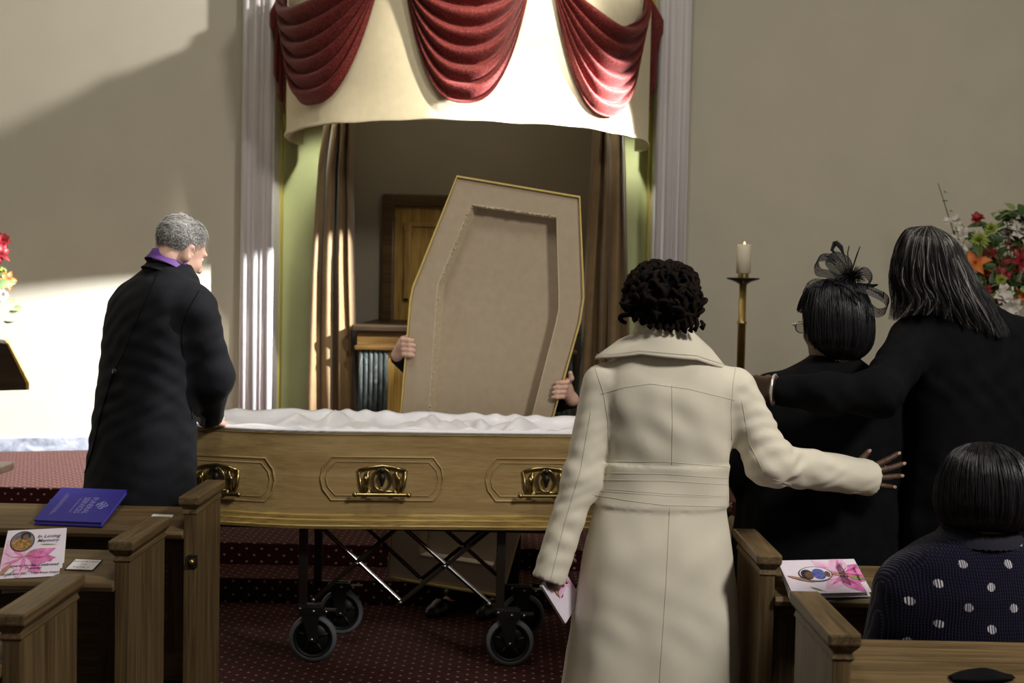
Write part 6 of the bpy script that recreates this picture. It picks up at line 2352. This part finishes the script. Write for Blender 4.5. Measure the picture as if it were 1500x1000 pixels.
    for k_ in range(3000):
        g = r.random() * (nG - 1); i = int(g); f = g - i
        P_ = GP[i] * (1 - f) + GP[min(i + 1, nG - 1)] * f
        clump = math.sin(g * 23) * 0.006
        inn = r.random() ** 2 * 0.028
        cx_, cy_ = hc.x, hc.y
        tmax = 5 * (1 - 0.38 * r.random() ** 1.6)
        t0 = 0 if r.random() < 0.7 else r.uniform(0, 1.5)
        ph, am = g * 9 + r.uniform(0, 0.9), r.uniform(0.002, 0.006)
        path = []
        for t in np.linspace(t0, tmax, 17):
            p = crow(P_, t)
            v = np.array([p[0] - cx_, p[1] - cy_, 0.0]); v /= np.linalg.norm(v) + 1e-6
            p = p - v * (inn - clump * t / 5)
            p = p + np.array([math.sin(t * 3.0 + ph), 0.5 * math.cos(t * 2.7 + ph), 0.0]) * am * t / 2.5
            path.append(tuple(p))
        lock = 0.5 + 0.5 * math.sin(g * 11 + 1.3)
        grey = (0.30 + 0.55 * r.random()) if (r.random() < 0.34 * lock + 0.03 and inn < 0.014 and g < 8.2) else r.uniform(0, 0.03)
        if g > 6.5: grey *= 0.45
        S.add(path, 0.0012 * r.uniform(0.6, 1.25), grey, 3, 0.25)
    S.build('hair', M_['hair_streaked'], root)
    return root


# ================================================================ seated woman in navy
def woman_seated():
    Y = 3.10
    root = thing('person', (at(1440, 900, Y).x, Y, 0), 'person in a navy flecked sweater sitting in the nearest right pew', 'person')
    rows = rows_at(Y, [(1434, 768, 0.062, 0.062, 0.065), (1434, 778, 0.078, 0.074, 0.078), (1434, 788, 0.118, 0.085, 0.090), (1434, 800, 0.165, 0.100, 0.105), (1434, 820, 0.205, 0.112, 0.120), (1436, 860, 0.232, 0.125, 0.135), (1438, 920, 0.240, 0.140, 0.138), (1440, 990, 0.238, 0.155, 0.130), (1442, 1060, 0.235, 0.17, 0.12), (1443, 1085, 0.235, 0.17, 0.12)])
    shL, elL, wrL = at(1328, 868, Y + 0.01), at(1300, 985, Y + 0.04), at(1350, 1030, Y + 0.25)
    shR, elR, wrR = at(1545, 868, Y + 0.01), at(1575, 985, Y + 0.04), at(1520, 1030, Y + 0.25)
    lo, hi = bounds([(r_[0] - 0.33, r_[1] - 0.2, r_[2]) for r_ in rows] + [(r_[0] + 0.33, r_[1] + 0.2, r_[2]) for r_ in rows] + [wrL, wrR], 0.08)
    C = Field(lo, hi, 0.008)
    C.torso(rows, 0.0, 0.02)
    C.chain([shL, elL, wrL], [0.078, 0.070, 0.055], 0.045, True)
    C.chain([shR, elR, wrR], [0.078, 0.070, 0.055], 0.045, True)
    rg = ridges([((0.7, 0.2, 0.7), 30), ((-0.6, 0.3, 0.8), 36)], 23, 1.0, 1.0)
    C.build('sweater', M_['navy_knit'], root, lambda V, N: 0.003 * rg(V))
    hc = at(1440, 728, Y); R = rot(-8, -10)
    B = Field(*bounds([hc, (hc.x - 0.33, Y - 0.2, 0), (hc.x + 0.33, Y + 0.5, 1.2)], 0.10), 0.0065)
    T = head(B, hc, R, 0.94, at(1436, 800, Y), (0.058, 0.066))
    B.torso(rows[4:9], 0.0, 0.03, shrink=0.05)
    B.chain([shL, elL, wrL], [0.05, 0.042, 0.028], 0.03)
    B.chain([shR, elR, wrR], [0.05, 0.042, 0.028], 0.03)
    hand(B, wrL, (0.6, 0.7, -0.1), (0, 0.2, 1), 0.92, curl=(20, 25, 15), spread=3, thumb=(35, 15), pn=(0.2, -0.2, -1))
    hand(B, wrR, (-0.6, 0.7, -0.1), (0, 0.2, 1), 0.92, curl=(20, 25, 15), spread=3, thumb=(35, 15), pn=(-0.2, -0.2, -1))
    cx_ = rows[-1][0]
    for sx in (-0.10, 0.10):
        B.chain([(cx_ + sx, Y + 0.02, 0.535), (cx_ + sx, Y + 0.36, 0.525), (cx_ + sx, Y + 0.38, 0.10)], [0.075, 0.055, 0.038], 0.03)
        B.capsule((cx_ + sx, Y + 0.38, 0.06), (cx_ + sx, Y + 0.47, 0.045), 0.032, 0.028, 0.02)
    body = B.build('body', M_['skin_brown'], root)
    eyes(T, R, 1.0, body)
    Tm = Field((cx_ - 0.3, Y - 0.2, 0.08), (cx_ + 0.3, Y + 0.52, 0.72), 0.010)
    for sx in (-0.10, 0.10):
        Tm.chain([(cx_ + sx, Y + 0.0, 0.542), (cx_ + sx, Y + 0.36, 0.525), (cx_ + sx, Y + 0.38, 0.12)], [0.084, 0.070, 0.060], 0.03, True)
    Tm.build('trousers', M_['black_cloth'], root)
    shoes(root, [((cx_ + sx, Y + 0.34, 0.0), (cx_ + sx, Y + 0.56, 0.0)) for sx in (-0.10, 0.10)])
    # ribbed neckband
    c = Vector(at(1434, 780, Y))
    P = []
    for dr, dz in ((0.020, -0.022), (0.014, -0.006), (0.002, 0.008), (-0.006, 0.012), (-0.010, 0.004), (0.004, -0.022)):
        P.append([c + Vector(((0.090 + dr) * math.cos(a), (0.088 + dr) * math.sin(a), dz + 0.002 * math.sin(40 * a))) for a in np.linspace(0, 2 * math.pi, 97)[:-1]])
    P.append(P[0])
    MB().grid(P, True).build('neckband', M_['navy_rib'], root, smooth=True)
    S, _ = bob_hair(tuple(at(1442, 713, Y)), R, [(0.0, 0.112), (0.045, 0.106), (0.080, 0.086), (0.104, 0.050), (0.116, 0.010), (0.121, -0.035), (0.116, -0.070), (0.101, -0.095), (0.082, -0.106)], 1.0, 1.02, 1600, 9, face=62, tone=(0.3, 1.2))
    S.build('hair', M_['hair_black'], root)
    return root


# ================================================================ person behind the lid
def lid_holder():
    Y = 6.12
    root = thing('person', (at(700, 700, Y).x, Y - 0.2, 0), 'person in a black suit hidden behind the upright coffin lid', 'person')
    cx_ = at(712, 500, Y).x
    yaw = math.radians(180)
    rows = []
    for z, a, bf, bb in ((1.50, 0.062, 0.06, 0.06), (1.47, 0.10, 0.08, 0.08), (1.44, 0.17, 0.10, 0.10), (1.40, 0.205, 0.11, 0.11), (1.30, 0.225, 0.125, 0.12), (1.15, 0.215, 0.13, 0.12), (1.0, 0.21, 0.135, 0.12), (0.85, 0.215, 0.14, 0.14), (0.74, 0.22, 0.14, 0.14)):
        rows.append((cx_, Y, z, a, bf, bb))
    gL = at(590, 511, LY + 0.03)       # image-left hand
    gR = at(830, 570, LY + 0.03)
    shA = Vector((cx_ - 0.20, Y, 1.38)); elA = Vector((gL.x + 0.10, Y - 0.02, 1.10)); wrA = at(583, 520, LY + 0.065)
    shB = Vector((cx_ + 0.20, Y, 1.38)); elB = Vector((gR.x - 0.03, Y + 0.0, 1.02)); wrB = at(838, 585, LY + 0.065)
    lo, hi = bounds([(cx_ - 0.42, Y - 0.28, 0.7), (cx_ + 0.42, Y + 0.2, 1.55), wrA, wrB, elA, elB], 0.10)
    C = Field(lo, hi, 0.010)
    C.torso(rows, yaw, 0.02)
    C.chain([shA, elA, wrA], [0.075, 0.062, 0.045], 0.035, True)
    C.chain([shB, elB, wrB], [0.075, 0.062, 0.045], 0.035, True)
    C.build('jacket', M_['black_wool'], root)
    hc = Vector((cx_, Y, 1.655)); R = rot(180, -6)
    B = Field(*bounds([(cx_ - 0.45, LY - 0.08, 0), (cx_ + 0.45, Y + 0.2, 1.75)], 0.06), 0.0055)
    T = head(B, hc, R, 1.0, (cx_, Y, 1.46), (0.06, 0.066))
    B.torso(rows[3:8], yaw, 0.03, shrink=0.05)
    for sx in (-0.11, 0.11):
        B.chain([(cx_ + sx, Y, 0.85), (cx_ + sx, Y - 0.04, 0.47), (cx_ + sx, Y - 0.16, 0.10)], [0.09, 0.06, 0.042], 0.03)
        B.capsule((cx_ + sx, Y - 0.16, 0.06), (cx_ + sx - 0.06, Y - 0.24, 0.045), 0.032, 0.026, 0.02)
    B.chain([shA, elA, wrA], [0.05, 0.04, 0.029], 0.03)
    B.chain([shB, elB, wrB], [0.05, 0.04, 0.029], 0.03)
    # fingers come round the lid edge and rest on its brown face; thumbs stay behind
    def grip(wr, edge_px, sgn, tilt):
        ez = at(edge_px[0], edge_px[1], LY - 0.012)
        for i in range(4):
            dz = 0.036 - 0.0225 * i
            off = tilt * dz
            e = ez + Vector((off, 0, dz))
            k0 = e + Vector((-sgn * 0.020, 0.050, 0.0))           # knuckle behind the edge
            k1 = e + Vector((-sgn * 0.020, -0.004, -0.002))
            k2 = e + Vector((sgn * (0.012 - 0.002 * abs(i - 1)), -0.016, -0.004))
            k3 = e + Vector((sgn * (0.034 - 0.004 * abs(i - 1.3)), -0.010, -0.006))
            B.chain([Vector(wr) * 0.35 + k0 * 0.65, k0, k1, k2, k3], [0.016, 0.0125, 0.0118, 0.0110, 0.0092], 0.004)
        palm = ez + Vector((-sgn * 0.030, 0.050, 0.0))
        B.ell(palm, (0.020, 0.026, 0.046), None, 0.012)
        B.capsule(wr, palm, 0.028, 0.026, 0.02)
        return ez, palm
    e1, p1 = grip(wrA, (597, 508), 1, -0.08)
    e2, p2 = grip(wrB, (821, 570), -1, 0.27)
    B.chain([p2 + Vector((0.006, -0.01, 0.03)), p2 + Vector((0.020, -0.045, 0.052)), p2 + Vector((0.014, -0.055, 0.078))], [0.014, 0.0125, 0.0105], 0.006)
    B.chain([p1 + Vector((0.0, 0.0, 0.02)), p1 + Vector((0.03, 0.018, 0.05)), p1 + Vector((0.05, 0.015, 0.06))], [0.014, 0.0115, 0.0095], 0.006)
    body = B.build('body', M_['skin_light'], root)
    eyes(T, R, 1.0, body)
    Tm = Field((cx_ - 0.32, Y - 0.35, 0.05), (cx_ + 0.32, Y + 0.25, 0.95), 0.010)
    for sx in (-0.11, 0.11):
        Tm.chain([(cx_ + sx, Y, 0.86), (cx_ + sx, Y - 0.04, 0.48), (cx_ + sx, Y - 0.17, 0.045)], [0.105, 0.085, 0.075], 0.03, True)
    Tm.build('trousers', M_['black_cloth'], root)
    # feet turned out, heels under the person and toes towards the coffin
    f1 = at(690, 908, 5.80); f2 = at(735, 905, 5.86)
    shoes(root, [((cx_ - 0.11, Y - 0.15, 0.0), (cx_ - 0.24, 5.78, 0.0)), ((cx_ + 0.11, Y - 0.15, 0.0), (cx_ - 0.0, 5.76, 0.0))])
    S, _ = bob_hair(tuple(hc + Vector((0, 0.012, 0.03))), R, [(0.0, 0.10), (0.045, 0.094), (0.07, 0.074), (0.082, 0.04), (0.086, 0.0), (0.082, -0.05), (0.075, -0.08)], 1.0, 1.18, 500, 4, face=85, bangs_z=0.06)
    S.build('hair', M_['hair_brown'], root)
    return root


woman_coat()
director()
woman_fascinator()
woman_long_hair()
woman_seated()
lid_holder()
